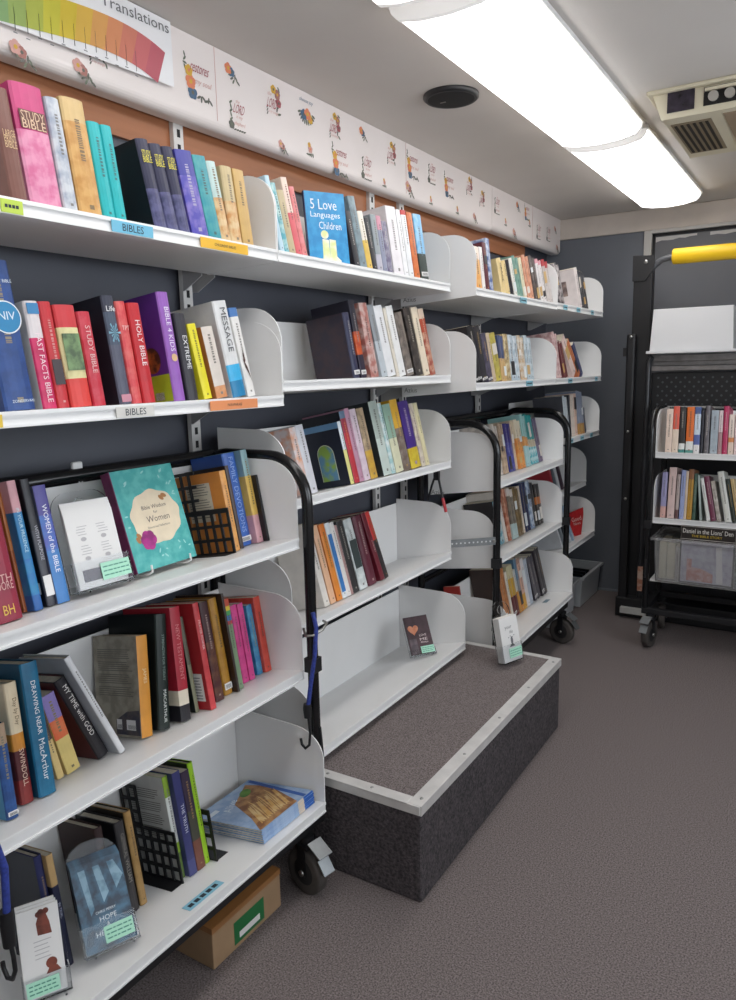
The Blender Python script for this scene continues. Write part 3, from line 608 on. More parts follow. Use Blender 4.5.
('A4', -0.0581, 0.1147, 0.0167, 0.1697, 0.8, 'navy speckled book left of the bright blue one', '24406a~58a0c0', {'dep': 0.10982714564438242}),
('A4', -0.0398, 0.1031, 0.0191, 0.1714, 0.8, 'bright blue book near the end panel', '3a82b4~5aa5c8', {'dep': 0.12140657992125105}),
('A4', -0.0187, 0.0944, 0.0221, 0.1857, 0.8, 'coral red book nearest the end panel', 'dd5848~cf4a3c', {'dep': 0.1300747104608504}),
('A5', -0.6535, 0.12, 0.0152, 0.2152, 0.0, 'navy hardback left of the black one with italic title', '2a2f5c', {'cov': '12162a', 'dep': 0.12540614094316077}),
('A5', -0.6387, 0.1101, 0.0133, 0.2105, 0.0, 'black book with tan top and white title', '20243f@.72 c2a06e', {'ti': [('IN TRIAL', 0.5, 'v', 'b8bccc')], 'dep': 0.13530508151110257}),
('A5', -0.5248, 0.125, 0.018, 0.1968, 0.0, 'dark brown hardback behind the clear holder', '3a2a2a', {'cov': '3a2624', 'dep': 0.12040614094316077}),
('A5', -0.4815, 0.12, 0.022, 0.1865, 0.0, 'charcoal hardback with pale spine lettering', '3c3a3c', {'cov': '1f1f22', 'ti': [('GENERAL WILLIAM', 0.6, 'v', '9a958c')], 'dep': 0.12540614094316077}),
('A5', -0.459, 0.12, 0.0168, 0.1962, 0.0, 'tan spined hardback beside the black book end', 'b5905a~a37f4a', {'cov': '2b2622', 'dep': 0.12540614094316077}),
('A5', -0.3646, 0.1098, 0.0146, 0.2243, 0.0, 'white paperback with pale green spine', '6f8a4a@.25 9cc43c@.35 dfe2dc@.8 8fb03a', {'cov': 'd5d6d2', 'special': 'blurb2', 'dep': 0.13558650027583197}),
('A5', -0.3459, 0.0958, 0.0216, 0.2269, 0.0, 'navy paperback with white title', '4a4d82@.15 3a3d72', {'ti': [('THE TRUTH', 0.55, 'v', 'e0e2f0')], 'dep': 0.14}),
('A5', -0.3226, 0.0954, 0.0232, 0.218, 0.0, 'dark plum paperback with green tinge', '7a4a3c@.3 4a4a3f@.6 3c2f44', {'dep': 0.14}),
('A5', -0.3019, 0.0982, 0.0149, 0.2268, 0.0, 'lime green hardback in the book ends', 'a2d22a', {'cov': '24301a', 'dep': 0.14720876425624102}),
('B3', -0.537, 0.0891, 0.0296, 0.2056, 1.0, 'pale grey book at the left post, left twin,', 'cfc6bd~aca39a', {'dep': 0.13540248696975116, 'box': ('dfe4e6', 0.12, 0.33)}),
('B3', -0.5071, 0.0891, 0.0276, 0.1958, 1.0, 'pale grey book at the left post, right twin,', 'cfc6bd~aca39a', {'dep': 0.13540248696975116}),
('B3', -0.481, 0.0842, 0.023, 0.2023, 1.0, 'tan and brown book, left twin,', 'bfa58c~94806e', {'dep': 0.14, 'box': ('2c2a2e', 0.45, 0.55)}),
('B3', -0.4565, 0.0842, 0.0245, 0.1993, 1.0, 'tan and brown book, right twin,', 'bfa58c~94806e', {'dep': 0.14, 'box': ('dfe4e6', 0.55, 0.79)}),
('B3', -0.401, 0.0896, 0.0331, 0.1985, 1.0, 'purple navy book, left twin,', '4a4a90~5f66b0@.6 39347a', {'dep': 0.13490926105281995, 'box': ('2c2a2e', 0.05, 0.32)}),
('B3', -0.3664, 0.0896, 0.0331, 0.1955, 1.0, 'purple navy book, right twin,', '4a4a90~5f66b0@.6 39347a', {'dep': 0.13490926105281995}),
('B3', -0.3332, 0.0907, 0.0245, 0.2037, 1.0, 'beige book right of the purple one', 'd2bda3', {'dep': 0.13373028136670603, 'box': ('e6e0d8', 0.55, 0.73)}),
('B3', -0.3043, 0.0804, 0.0323, 0.2069, 1.0, 'orange book with cream top, left twin,', 'd98a4a~e0a45c@.62 e3d6bd', {'dep': 0.14, 'box': ('c9a56a', 0.12, 0.24)}),
('B3', -0.2708, 0.0804, 0.0335, 0.2002, 1.0, 'orange book with cream top, right twin,', 'd98a4a~e0a45c@.62 e3d6bd', {'dep': 0.14, 'box': ('dfe4e6', 0.55, 0.67)}),
('B3', -0.2409, 0.0749, 0.0239, 0.2255, 1.0, 'pale teal book with orange middle, left twin,', 'a5c9cc@.4 d99a5a@.58 9cc9c6', {'dep': 0.149627953907546}),
('B3', -0.2151, 0.0749, 0.0263, 0.2158, 1.0, 'pale teal book with orange middle, right twin,', 'a5c9cc@.4 d99a5a@.58 9cc9c6', {'dep': 0.149627953907546}),
('B3', -0.1566, 0.0821, 0.03, 0.223, -6.0, 'teal green book, first of three,', '4aa8b4~d5e4e4@.35 c4b49a@.5 2f9a98', {'dep': 0.14237734926099788}),
('B3', -0.125, 0.0821, 0.03, 0.2177, -6.0, 'teal green book, second of three,', '4aa8b4~d5e4e4@.35 c4b49a@.5 2f9a98', {'dep': 0.14237734926099788, 'box': ('e6e0d8', 0.55, 0.84)}),
('B3', -0.0934, 0.0821, 0.03, 0.2151, -6.0, 'teal green book, third of three,', '4aa8b4~d5e4e4@.35 c4b49a@.5 2f9a98', {'dep': 0.14237734926099788}),
('B3', -0.0488, 0.0878, 0.0286, 0.1984, -6.0, 'purple grey book nearest the right end panel, left twin,', '6f6280~554a66', {'dep': 0.13672241344086242}),
('B3', -0.0195, 0.0878, 0.0286, 0.1968, -6.0, 'purple grey book nearest the right end panel, right twin,', '6f6280~554a66', {'dep': 0.13672241344086242, 'box': ('d9d2c6', 0.12, 0.38)}),
('B4', -0.4884, 0.0916, 0.0475, 0.1812, -5.0, 'thin teal book at the left post', '5f97a8~cfd9d8', {'cov': '231f20', 'dep': 0.13}),
('B4', -0.4496, 0.088, 0.0276, 0.2156, -5.0, 'cream book left of the rust one', 'e0d6cc', {'dep': 0.13651755363450707}),
('B4', -0.4194, 0.0839, 0.0315, 0.216, 1.0, 'rust brown book', 'b0654a~d9a58c', {'dep': 0.14}),
('B4', -0.3889, 0.0768, 0.0281, 0.2132, 1.0, 'grey white tall book with pale foot, left twin,', 'b4c9c8@.3 6a6258~8f8578@.85 d9cfc6', {'dep': 0.1476961455094394}),
('B4', -0.3584, 0.0768, 0.0317, 0.2039, 1.0, 'grey white tall book with pale foot, right twin,', 'b4c9c8@.3 6a6258~8f8578@.85 d9cfc6', {'dep': 0.1476961455094394}),
('B4', -0.326, 0.0765, 0.0316, 0.2077, 1.0, 'olive brown book, left twin,', '6b5638~8a724a', {'dep': 0.1480219720967045, 'box': ('dfe4e6', 0.55, 0.72)}),
('B4', -0.2938, 0.0765, 0.032, 0.1981, 1.0, 'olive brown book, right twin,', '6b5638~8a724a', {'dep': 0.1480219720967045}),
('B4', -0.2609, 0.0813, 0.0325, 0.2043, 1.0, 'cream edged book left of the navy one', 'dccbb8', {'dep': 0.14316067323546425}),
('B4', -0.2263, 0.0792, 0.035, 0.2107, 1.0, 'navy hardback, left twin,', '242a4f', {'dep': 0.14531095679126482, 'box': ('dfe4e6', 0.12, 0.39)}),
('B4', -0.1904, 0.0792, 0.0354, 0.2085, 1.0, 'navy hardback, right twin,', '242a4f', {'dep': 0.14531095679126482, 'box': ('2c2a2e', 0.55, 0.73)}),
('B4', -0.1522, 0.0775, 0.0395, 0.2121, 1.0, 'blue and white book', '7f92b0~cdd6e2', {'dep': 0.1470202667520776, 'box': ('2c2a2e', 0.62, 0.73)}),
('B4', -0.1176, 0.0832, 0.0283, 0.2014, 1.0, 'black book with white flash, left twin,', '1c1a1e', {'dep': 0.1412717493640402, 'box': ('2c2a2e', 0.62, 0.75)}),
('B4', -0.0898, 0.0832, 0.0263, 0.1963, 1.0, 'black book with white flash, right twin,', '1c1a1e', {'dep': 0.1412717493640402, 'box': ('e6e0d8', 0.12, 0.33)}),
('B4', -0.0597, 0.0792, 0.0324, 0.1851, 1.0, 'black and orange book nearest the end panel, left twin,', '2c2422@.5 c4702f@.68 241d1f', {'dep': 0.14530734887288896, 'box': ('dfe4e6', 0.12, 0.35)}),
('B4', -0.0257, 0.0792, 0.0339, 0.1814, 1.0, 'black and orange book nearest the end panel, right twin,', '2c2422@.5 c4702f@.68 241d1f', {'dep': 0.14530734887288896, 'box': ('e6e0d8', 0.12, 0.42)}),
('B5', -0.4912, 0.12, 0.0296, 0.2355, -6.0, 'orange tan paperback at the left post, left twin,', 'c98a5a~b5703f', {'cov': '3a2a24', 'dep': 0.12540614094316077, 'box': ('dfe4e6', 0.05, 0.17)}),
('B5', -0.4601, 0.12, 0.0296, 0.2283, -6.0, 'orange tan paperback at the left post, right twin,', 'c98a5a~b5703f', {'cov': '3a2a24', 'dep': 0.12540614094316077}),
('B5', -0.4292, 0.12, 0.022, 0.2057, -6.0, 'thin white edged paperback', 'e0d6c8', {'dep': 0.12540614094316077}),
('B5', -0.398, 0.12, 0.0318, 0.2226, -6.0, 'yellow paperback with maroon foot, left twin,', '5f2528@.4 d2a53a@.75 cfc6a0', {'st': 0.1, 'dep': 0.12540614094316077}),
('B5', -0.3653, 0.12, 0.0318, 0.2196, -6.0, 'yellow paperback with maroon foot, right twin,', '5f2528@.4 d2a53a@.75 cfc6a0', {'dep': 0.12540614094316077}),
('B5', -0.3369, 0.12, 0.0235, 0.1915, -6.0, 'thin amber book left of the slate one', 'c98f3a@.5 cfd0cc', {'dep': 0.12540614094316077}),
('B5', -0.3086, 0.12, 0.0317, 0.2339, -6.0, 'slate blue book with orange foot', 'd08a3a@.3 8a8a8c@.6 5f7f96', {'dep': 0.12540614094316077, 'box': ('2c2a2e', 0.12, 0.38)}),
('B5', -0.2732, 0.12, 0.0374, 0.2271, -6.0, 'peach and amber book', 'd9a23a@.3 dcae98@.9 b08a7a', {'dep': 0.12540614094316077, 'box': ('e6e0d8', 0.62, 0.76)}),
('B5', -0.2346, 0.12, 0.0381, 0.2171, -6.0, 'white book left of the pale blue grey one', 'e2dcdc', {'dep': 0.12540614094316077, 'box': ('dfe4e6', 0.45, 0.76)}),
('B5', -0.1954, 0.12, 0.0385, 0.207, -6.0, 'pale blue grey book', 'b8c0cc', {'dep': 0.12540614094316077}),
('B5', -0.1327, 0.12, 0.0404, 0.2075, -12.2, 'large dark grey book with white label, left twin,', '4d4850', {'cov': '3f3b42', 'st': 0.1, 'dep': 0.12540614094316077}),
('B5', -0.0921, 0.12, 0.0376, 0.2066, -12.2, 'large dark grey book with white label, right twin,', '4d4850', {'cov': '3f3b42', 'dep': 0.12540614094316077}),
('B5', -0.0559, 0.1122, 0.0313, 0.226, -12.2, 'charcoal book nearest the end panel, left twin,', '3a353a', {'st': 0.12, 'dep': 0.13322389426640455}),
('B5', -0.0221, 0.1122, 0.0337, 0.2255, -12.2, 'charcoal book nearest the end panel, right twin,', '3a353a', {'dep': 0.13322389426640455}),
('R1', 2.3929, 0.012, 0.0491, 0.139, 0.0, 'orange and cream book against the left end panel', 'dd9a4f~e4b77a@.7 e6d2c4', {'dep': 0.14}),
('R1', 2.4348, 0.012, 0.0259, 0.1421, 0.0, 'thin white book, second in the row', 'e2dcda', {'dep': 0.14}),
('R1', 2.4674, 0.012, 0.0318, 0.161, 0.0, 'maroon book rising above its neighbours', '5a2430', {'dep': 0.16, 'box': ('2c2a2e', 0.55, 0.73)}),
('R1', 2.5003, 0.012, 0.0313, 0.179, 0.0, 'thin blue and white book behind the cream one', '4a5f94~c9d0de', {'dep': 0.15}),
('R1', 2.6187, 0.012, 0.0383, 0.1236, -12.0, 'wide cream hardback with dark lettering, left twin,', 'dfc690', {'cov': 'd0b984', 'ti': [('GRACE', 0.6, 'v', '5a4a30')], 'dep': 0.15}),
('R1', 2.6597, 0.012, 0.0383, 0.1187, -12.0, 'wide cream hardback with dark lettering, right twin,', 'dfc690', {'cov': 'd0b984', 'dep': 0.15}),
('R1', 2.7005, 0.012, 0.0271, 0.127, -12.0, 'black book right of the cream hardback', '23222a', {'dep': 0.14}),
('R1', 2.7307, 0.012, 0.0302, 0.1363, -12.0, 'thin white book left of the green one', 'e6e2da', {'dep': 0.14, 'box': ('dfe4e6', 0.12, 0.36)}),
('R1', 2.7628, 0.012, 0.03, 0.1482, -12.0, 'sage green book, left twin,', '7fa396~5f8a80', {'dep': 0.14, 'box': ('c9a56a', 0.55, 0.67)}),
('R1', 2.7947, 0.012, 0.03, 0.1447, -12.0, 'sage green book, right twin,', '7fa396~5f8a80', {'dep': 0.14}),
('R1', 2.8294, 0.012, 0.0333, 0.1482, -12.0, 'thin cream book right of the green one', 'dcd2b4', {'dep': 0.14, 'box': ('e6e0d8', 0.05, 0.27)}),
('R1', 2.8725, 0.012, 0.0346, 0.1629, -12.0, 'peach coloured book, left twin,', 'dca488~c9846a', {'dep': 0.14, 'box': ('e6e0d8', 0.12, 0.27)}),
('R1', 2.9096, 0.012, 0.0346, 0.1611, -12.0, 'peach coloured book, right twin,', 'dca488~c9846a', {'dep': 0.14}),
('R1', 2.949, 0.012, 0.03, 0.1702, -12.0, 'dark grey brown book near the divider, left twin,', '4a4244~6a5f5c', {'dep': 0.14, 'box': ('dfe4e6', 0.62, 0.73)}),
('R1', 2.9811, 0.012, 0.03, 0.1655, -12.0, 'dark grey brown book near the divider, right twin,', '4a4244~6a5f5c', {'dep': 0.14, 'box': ('c9a56a', 0.05, 0.3)}),
('R1', 3.0215, 0.012, 0.0337, 0.1647, -12.0, 'white book with pink top near the divider, left twin,', 'e2dcdc@.9 d99aa5', {'dep': 0.14, 'box': ('c9a56a', 0.12, 0.34)}),
('R1', 3.0576, 0.012, 0.0337, 0.1615, -12.0, 'white book with pink top near the divider, right twin,', 'e2dcdc@.9 d99aa5', {'dep': 0.14, 'box': ('2c2a2e', 0.12, 0.26)}),
('R1', 3.1025, 0.012, 0.0346, 0.1713, -12.0, 'red topped book by the divider panel, left twin,', 'c9c0bd@.85 b03a42', {'dep': 0.14, 'box': ('c9a56a', 0.45, 0.72)}),
('R1', 3.1387, 0.012, 0.0346, 0.1668, -12.0, 'red topped book by the divider panel, right twin,', 'c9c0bd@.85 b03a42', {'dep': 0.14}),
('R2', 2.393, 0.012, 0.0527, 0.1885, -9.0, 'black book behind the left end panel', '1d1c20', {'st': 0.07, 'dep': 0.14}),
('R2', 2.4458, 0.012, 0.0497, 0.1899, -9.0, 'tall charcoal book, second in the row', '2c2a30', {'st': 0.07, 'dep': 0.14}),
('R2', 2.4937, 0.012, 0.0433, 0.1683, -9.0, 'dark plum mottled book', '3f3a4c~5a5466', {'st': 0.07, 'dep': 0.14}),
('R2', 2.5334, 0.012, 0.0273, 0.1704, -9.0, 'thin tan book left of the olive one', 'c9b49a', {'dep': 0.14}),
('R2', 2.5742, 0.012, 0.0497, 0.1702, -9.0, 'olive yellow book', 'c0b054~a89a48', {'dep': 0.14, 'box': ('d9d2c6', 0.55, 0.78)}),
('R2', 2.6117, 0.012, 0.0242, 0.1657, -0.8, 'navy topped tan book, left twin,', 'c9a570@.5 4a5578', {'dep': 0.14}),
('R2', 2.6363, 0.012, 0.0238, 0.1625, -0.8, 'navy topped tan book, right twin,', 'c9a570@.5 4a5578', {'dep': 0.14, 'box': ('dfe4e6', 0.12, 0.33)}),
('R2', 2.6714, 0.012, 0.0447, 0.1717, -0.8, 'brown and cream book', 'a58a5c~dbcba4', {'dep': 0.14}),
('R2', 2.7192, 0.012, 0.0428, 0.1701, -0.8, 'pale blue and white book, left twin,', 'aabac6~d8dde0', {'dep': 0.14, 'box': ('2c2a2e', 0.12, 0.42)}),
('R2', 2.7639, 0.012, 0.0428, 0.167, -0.8, 'pale blue and white book, right twin,', 'aabac6~d8dde0', {'dep': 0.14}),
('R2', 2.8102, 0.012, 0.0297, 0.1705, -0.8, 'tan and white book beside pale blue one, left twin,', 'c4a684~dcd6cc', {'dep': 0.14, 'box': ('e6e0d8', 0.55, 0.68)}),
('R2', 2.8412, 0.012, 0.0297, 0.1626, -0.8, 'tan and white book beside pale blue one, right twin,', 'c4a684~dcd6cc', {'dep': 0.14, 'box': ('dfe4e6', 0.05, 0.32)}),
('R2', 2.8821, 0.012, 0.0366, 0.1722, -0.8, 'blue grey book beside the divider panel, left twin,', 'a9b9c4~cfd8dc', {'dep': 0.14, 'box': ('c9a56a', 0.12, 0.33)}),
('R2', 2.9204, 0.012, 0.0366, 0.1643, -0.8, 'blue grey book beside the divider panel, right twin,', 'a9b9c4~cfd8dc', {'dep': 0.14}),
('E1', 3.2559, 0.012, 0.0347, 0.1705, -13.8, 'thin dark and white book by the divider, left twin,', '4a4448~c9c0c0', {'dep': 0.14, 'box': ('c9a56a', 0.45, 0.71)}),
('E1', 3.2933, 0.012, 0.0347, 0.1665, -13.8, 'thin dark and white book by the divider, right twin,', '4a4448~c9c0c0', {'dep': 0.14}),
('E1', 3.5559, 0.012, 0.0477, 0.1797, -13.8, 'white book with small picture on its cover', 'e0d5d2', {'cov': 'e2d8d6', 'special': 'pic', 'dep': 0.15}),
('E1', 3.5999, 0.012, 0.0293, 0.1748, -13.8, 'black book beside the white picture book, first of three,', '2a2a30~55565e', {'dep': 0.15, 'box': ('d9d2c6', 0.55, 0.82)}),
('E1', 3.6315, 0.012, 0.0293, 0.1739, -13.8, 'black book beside the white picture book, second of three,', '2a2a30~55565e', {'dep': 0.15, 'box': ('c9a56a', 0.12, 0.31)}),
('E1', 3.6632, 0.012, 0.0293, 0.1732, -13.8, 'black book beside the white picture book, third of three,', '2a2a30~55565e', {'dep': 0.15, 'box': ('c9a56a', 0.55, 0.73)}),
('E2', 3.2407, 0.012, 0.0345, 0.1981, -5.8, 'pale pink book right of the divider panel, left twin,', 'dcc0bd~b58a8a', {'dep': 0.14, 'box': ('dfe4e6', 0.45, 0.6)}),
('E2', 3.2749, 0.012, 0.0305, 0.1905, -5.8, 'pale pink book right of the divider panel, right twin,', 'dcc0bd~b58a8a', {'dep': 0.14}),
('E2', 3.3379, 0.012, 0.0255, 0.1643, -17.8, 'dark maroon book left of the pink one, left twin,', '6a3438', {'dep': 0.13, 'box': ('c9a56a', 0.12, 0.38)}),
('E2', 3.3674, 0.012, 0.0295, 0.157, -17.8, 'dark maroon book left of the pink one, right twin,', '6a3438', {'dep': 0.13}),
('E2', 3.4835, 0.012, 0.0548, 0.2058, -38.5, 'pale pink leaning book right of the maroon one', 'e2c9c2', {'dep': 0.14, 'box': ('c9a56a', 0.45, 0.73)}),
('E2', 3.5563, 0.012, 0.0363, 0.2016, -40.5, 'orange leaning book', 'c9784f', {'dep': 0.14, 'box': ('2c2a2e', 0.12, 0.42)}),
('E2', 3.6021, 0.012, 0.0353, 0.1748, -34.1, 'navy leaning book nearest the end wall', '4a4f70', {'dep': 0.14}),
('E3', 3.3861, 0.012, 0.0313, 0.1918, -6.0, 'pale grey book seen past the trolley rail, left twin,', 'c4ccd2', {'cov': '4a4a50', 'dep': 0.14}),
('E3', 3.4177, 0.012, 0.0301, 0.1846, -6.0, 'pale grey book seen past the trolley rail, right twin,', 'c4ccd2', {'cov': '4a4a50', 'dep': 0.14, 'box': ('e6e0d8', 0.05, 0.29)}),
('E3', 3.445, 0.012, 0.0239, 0.1919, 1.6, 'dark grey book left of the cream one', '3a3c42', {'dep': 0.14}),
('E3', 3.4711, 0.012, 0.027, 0.1938, 1.6, 'cream book in the corner row, left twin,', 'ddcfc4', {'dep': 0.14}),
('E3', 3.499, 0.012, 0.0274, 0.1936, 1.6, 'cream book in the corner row, right twin,', 'ddcfc4', {'dep': 0.14}),
('E3', 3.5331, 0.012, 0.0393, 0.1956, 1.6, 'thin pinkish book left of the blue grey one', 'e0bfae', {'dep': 0.14, 'box': ('2c2a2e', 0.62, 0.91)}),
('E3', 3.5941, 0.012, 0.0292, 0.207, -6.0, 'blue grey book with tan foot, first of three,', 'c0925a@.25 8f97aa', {'dep': 0.15}),
('E3', 3.6244, 0.012, 0.0296, 0.2033, -6.0, 'blue grey book with tan foot, second of three,', 'c0925a@.25 8f97aa', {'dep': 0.15, 'box': ('c9a56a', 0.05, 0.21)}),
('E3', 3.6548, 0.012, 0.0296, 0.1986, -6.0, 'blue grey book with tan foot, third of three,', 'c0925a@.25 8f97aa', {'dep': 0.15, 'box': ('dfe4e6', 0.45, 0.62)}),
('E3', 3.6846, 0.012, 0.0221, 0.1218, -6.0, 'thin slate book leaning at the end of the row', '5a5f6e', {'dep': 0.12}),
('C3', 0.0456, 0.012, 0.0257, 0.1875, -1.2, 'cream book against the left end panel', 'e6cfc0', {'dep': 0.13}),
('C3', 0.0721, 0.012, 0.0243, 0.1982, -1.2, 'cream book with coral red upper half', 'e6d2c0@.5 e2634f~d9523f', {'dep': 0.14}),
('C3', 0.0984, 0.012, 0.0233, 0.1958, -1.2, 'black book with white and green foot', '3f8a84@.07 e6e6e4@.2 2b2828', {'dep': 0.14}),
('C3', 0.1295, 0.012, 0.0289, 0.196, -1.2, 'orange book with white and green foot', '5a9a90@.06 e6e6e4@.25 e2702c', {'dep': 0.14}),
('C3', 0.1579, 0.012, 0.0232, 0.1956, -1.2, 'white and pale blue book', 'e6e2e2@.18 5a6aa8@.4 cfdcea@.85 4a5f94', {'dep': 0.14}),
('C3', 0.1774, 0.012, 0.0107, 0.1848, -1.2, 'navy black book left of the grey one', '23222e', {'dep': 0.14}),
('C3', 0.196, 0.012, 0.0203, 0.2019, -1.2, 'tall grey hardback', '6f6a6e~57535a', {'dep': 0.15}),
('C3', 0.2248, 0.012, 0.0285, 0.1825, -1.2, 'pale grey blue book', 'a9b4bd~9aa5b0', {'dep': 0.13}),
('C3', 0.2483, 0.012, 0.0147, 0.1819, -1.2, 'thin white and red book', 'b08a8c@.5 e2d0d2', {'dep': 0.13}),
('C3', 0.2672, 0.012, 0.0205, 0.2007, -1.2, 'magenta hardback', 'b8325f', {'dep': 0.15}),
('C3', 0.2899, 0.012, 0.0203, 0.1656, -1.2, 'cream book with orange band', 'e6cfbf@.3 d98a52@.42 ead8cc', {'dep': 0.13}),
('C3', 0.3134, 0.012, 0.0219, 0.1699, -1.2, 'pale pink book at the frame edge', 'e6cdca', {'dep': 0.13}),
('C4', 0.0394, 0.012, 0.0219, 0.2004, -0.6, 'lilac book against the left end panel', 'd2a59c@.25 9a96bd', {'dep': 0.13}),
('C4', 0.0715, 0.012, 0.0293, 0.2223, -0.6, 'tall pale pink book', 'd8bdb8', {'dep': 0.14}),
('C4', 0.0969, 0.012, 0.0131, 0.1927, -0.6, 'thin brown and white book', '6a4a4a@.2 b8a8a4', {'dep': 0.13}),
('C4', 0.116, 0.012, 0.0182, 0.2127, -0.6, 'periwinkle blue book', '9aa5cf', {'dep': 0.14}),
('C4', 0.1308, 0.012, 0.01, 0.2086, -0.6, 'thin cream book left of the ochre one', 'd8c4ad', {'dep': 0.14}),
('C4', 0.1471, 0.012, 0.0205, 0.2178, -0.6, 'ochre book', 'b98a30@.8 8a5a3a', {'dep': 0.14}),
('C4', 0.1657, 0.012, 0.0123, 0.2006, -0.6, 'dark green book', '2f4a3f~4f6a5a', {'dep': 0.14}),
('C4', 0.1951, 0.012, 0.0078, 0.1947, -6.2, 'pale grey green book', 'a8b4b0', {'dep': 0.14}),
('C4', 0.2264, 0.012, 0.0139, 0.1842, -12.3, 'leaning white book', 'dfe0dc', {'dep': 0.13}),
('C4', 0.2453, 0.012, 0.0222, 0.1933, -12.3, 'leaning maroon hardback', '6f2f48', {'dep': 0.14}),
('C4', 0.2674, 0.012, 0.0159, 0.1744, -12.3, 'leaning mottled grey book', '9a8f86~cfc8c0', {'dep': 0.13}),
('C4', 0.3035, 0.012, 0.0253, 0.2165, -12.3, 'thick leaning white hardback', 'd9d9d2', {'dep': 0.15}),
('C4', 0.326, 0.012, 0.0144, 0.1868, -12.3, 'leaning black and green book at the frame edge', '26302a', {'dep': 0.14}),
('C4', 0.3439, 0.012, 0.0151, 0.1879, -12.3, 'leaning tan book at the frame edge', 'c9ad7a', {'dep': 0.13})]
# ------------------------------------------------------------------ books
def wallf(xf, zf, t): return (Vector((xf, 0, zf + CAM_Z)), Vector((0, 1, 0)), Vector((-math.cos(R(t)), 0, -math.sin(R(t)))), Vector((-math.sin(R(t)), 0, math.cos(R(t)))))
def cartf(y0, a, xf, zf, t):
    N = Vector((-math.cos(a), math.sin(a), 0)); c, s = math.cos(R(t)), math.sin(R(t)); Z = Vector((0, 0, 1))
    return (Vector((xf, y0, zf + CAM_Z)), Vector((math.sin(a), math.cos(a), 0)), N * c - Z * s, N * s + Z * c)
SH = dict(L1=wallf(-1.116, .278, 6.5), L2=wallf(-1.114, -.050, 7), M1=wallf(-1.116, .278, 6.5), M2=wallf(-1.116, -.017, 8), M3=wallf(-1.116, -.305, 11), M4=wallf(-1.116, -.627, 13.5), M5=wallf(-1.062, -.947, 13.5),
    A3=cartf(1.36, .006, -1.044, -.377, 10), A4=cartf(1.36, .006, -1.042, -.700, 10), A5=cartf(1.36, .006, -.993, -1.028, 9),
    B3=cartf(3.30, -.012, -1.033, -.402, 10), B4=cartf(3.30, -.012, -1.033, -.687, 10), B5=cartf(3.30, -.012, -.977, -1.013, 9),
    R1=wallf(-1.029, .262, 6.6), R2=wallf(-1.029, -.045, 7), E1=wallf(-1.029, .266, 6.6), E2=wallf(-1.029, -.046, 7), E3=wallf(-1.029, -.318, 5), E4=wallf(-1.088, -.580, 10), E5=wallf(-1.034, -.838, 13))
_c, _s = math.cos(R(10)), math.sin(R(10))
for k_, o_ in (('C3', (-.66, 3.42, .874)), ('C4', (-.665, 3.42, .585))): SH[k_] = (Vector(o_), Vector((1, 0, 0)), Vector((0, _c, -_s)), Vector((0, _s, _c)))
def sp(sh, a, b, h=0):
    O, A, B, U = SH[sh]; return O + A * a + B * b + U * h
def lum(h): c = lin(h); return .3 * c[0] + .6 * c[1] + .1 * c[2]
def mixhex(a, b, f): return ''.join('%02x' % round(int(a[i:i+2], 16) * (1 - f) + int(b[i:i+2], 16) * f) for i in (0, 2, 4))
def parse(col):
    out = []
    for tok in col.split():
        c, _, f = tok.partition('@'); out.append((c, float(f) if f else 1.0))
    return out
def book_mesh(th, h, dep, bands, cov, hard, decor, small):
    t = .0028 if hard else .0012
    r_ = min(.28 * th, .006) if hard else min(.15 * th, .002)
    if th < .009: t = .0008; r_ = .0008
    toks = []; 
    def mi(c):
        if c not in toks: toks.append(c)
        return toks.index(c)
    n = 1 if th < .012 else 5
    out = [(-th / 2, dep), (-th / 2, r_)]
    for i in range(1, n + 1):
        a = PI * i / (n + 1); out.append((-th / 2 * math.cos(a), r_ * (1 - math.sin(a)) if n > 1 else 0))
    out += [(th / 2, r_), (th / 2, dep)]
    inn = [(-th / 2 + t, dep), (-th / 2 + t, r_ + t)] + [(x * (1 - 2 * t / th), y + t) for x, y in out[2:-2]] + [(th / 2 - t, r_ + t), (th / 2 - t, dep)]
    mb = MB(); z = 0; k = len(out)
    for c, f in bands:
        z1 = h * f
        for i in range(k - 1):
            m = mi(c) if 1 <= i < k - 2 else mi(cov or c)
            a, b = out[i], out[i + 1]; mb.quad([(a[0], a[1], z), (b[0], b[1], z), (b[0], b[1], z1), (a[0], a[1], z1)], m)
            a, b = inn[i], inn[i + 1]; mb.quad([(b[0], b[1], z), (a[0], a[1], z), (a[0], a[1], z1), (b[0], b[1], z1)], mi(cov or c))
        for i in (0, k - 1):
            a, b = out[i], inn[i]; q = [(a[0], a[1], z), (b[0], b[1], z), (b[0], b[1], z1), (a[0], a[1], z1)]
            mb.quad(q if i else q[::-1], mi(cov or c))
        z = z1
    for zz, c, fl in ((0, bands[0][0], 1), (h, bands[-1][0], 0)):
        for i in range(k - 1):
            q = [(*out[i], zz), (*out[i + 1], zz), (*inn[i + 1], zz), (*inn[i], zz)]
            mb.quad(q[::-1] if fl else q, mi(c))
    if decor:
        main = bands[len(bands) // 2][0]
        dc = decor; m = mi(dc); w = th * .10
        rr = random.Random(int(th * 1e5) + int(h * 1e5)); zz = h * (.35 + .2 * rr.random()); z1 = h * (.8 + .12 * rr.random())
        if th > .014: mb.quad([(-w, -.0003, h * .05), (w, -.0003, h * .05), (w, -.0003, h * .05 + w * 1.6), (-w, -.0003, h * .05 + w * 1.6)], m)
        while zz < z1:
            l = .0022 + .005 * rr.random()
            mb.quad([(-w, -.0003, zz), (w, -.0003, zz), (w, -.0003, min(zz + l * .62, z1)), (-w, -.0003, min(zz + l * .62, z1))], m); zz += l
    g = .003 if hard else .0008
    pb_ = MB().box((-th / 2 + t + .0002, r_ + t + .0005, g), (th / 2 - t - .0002, dep - .004 if hard else dep - .001, h - g))
    return mb, toks, pb_
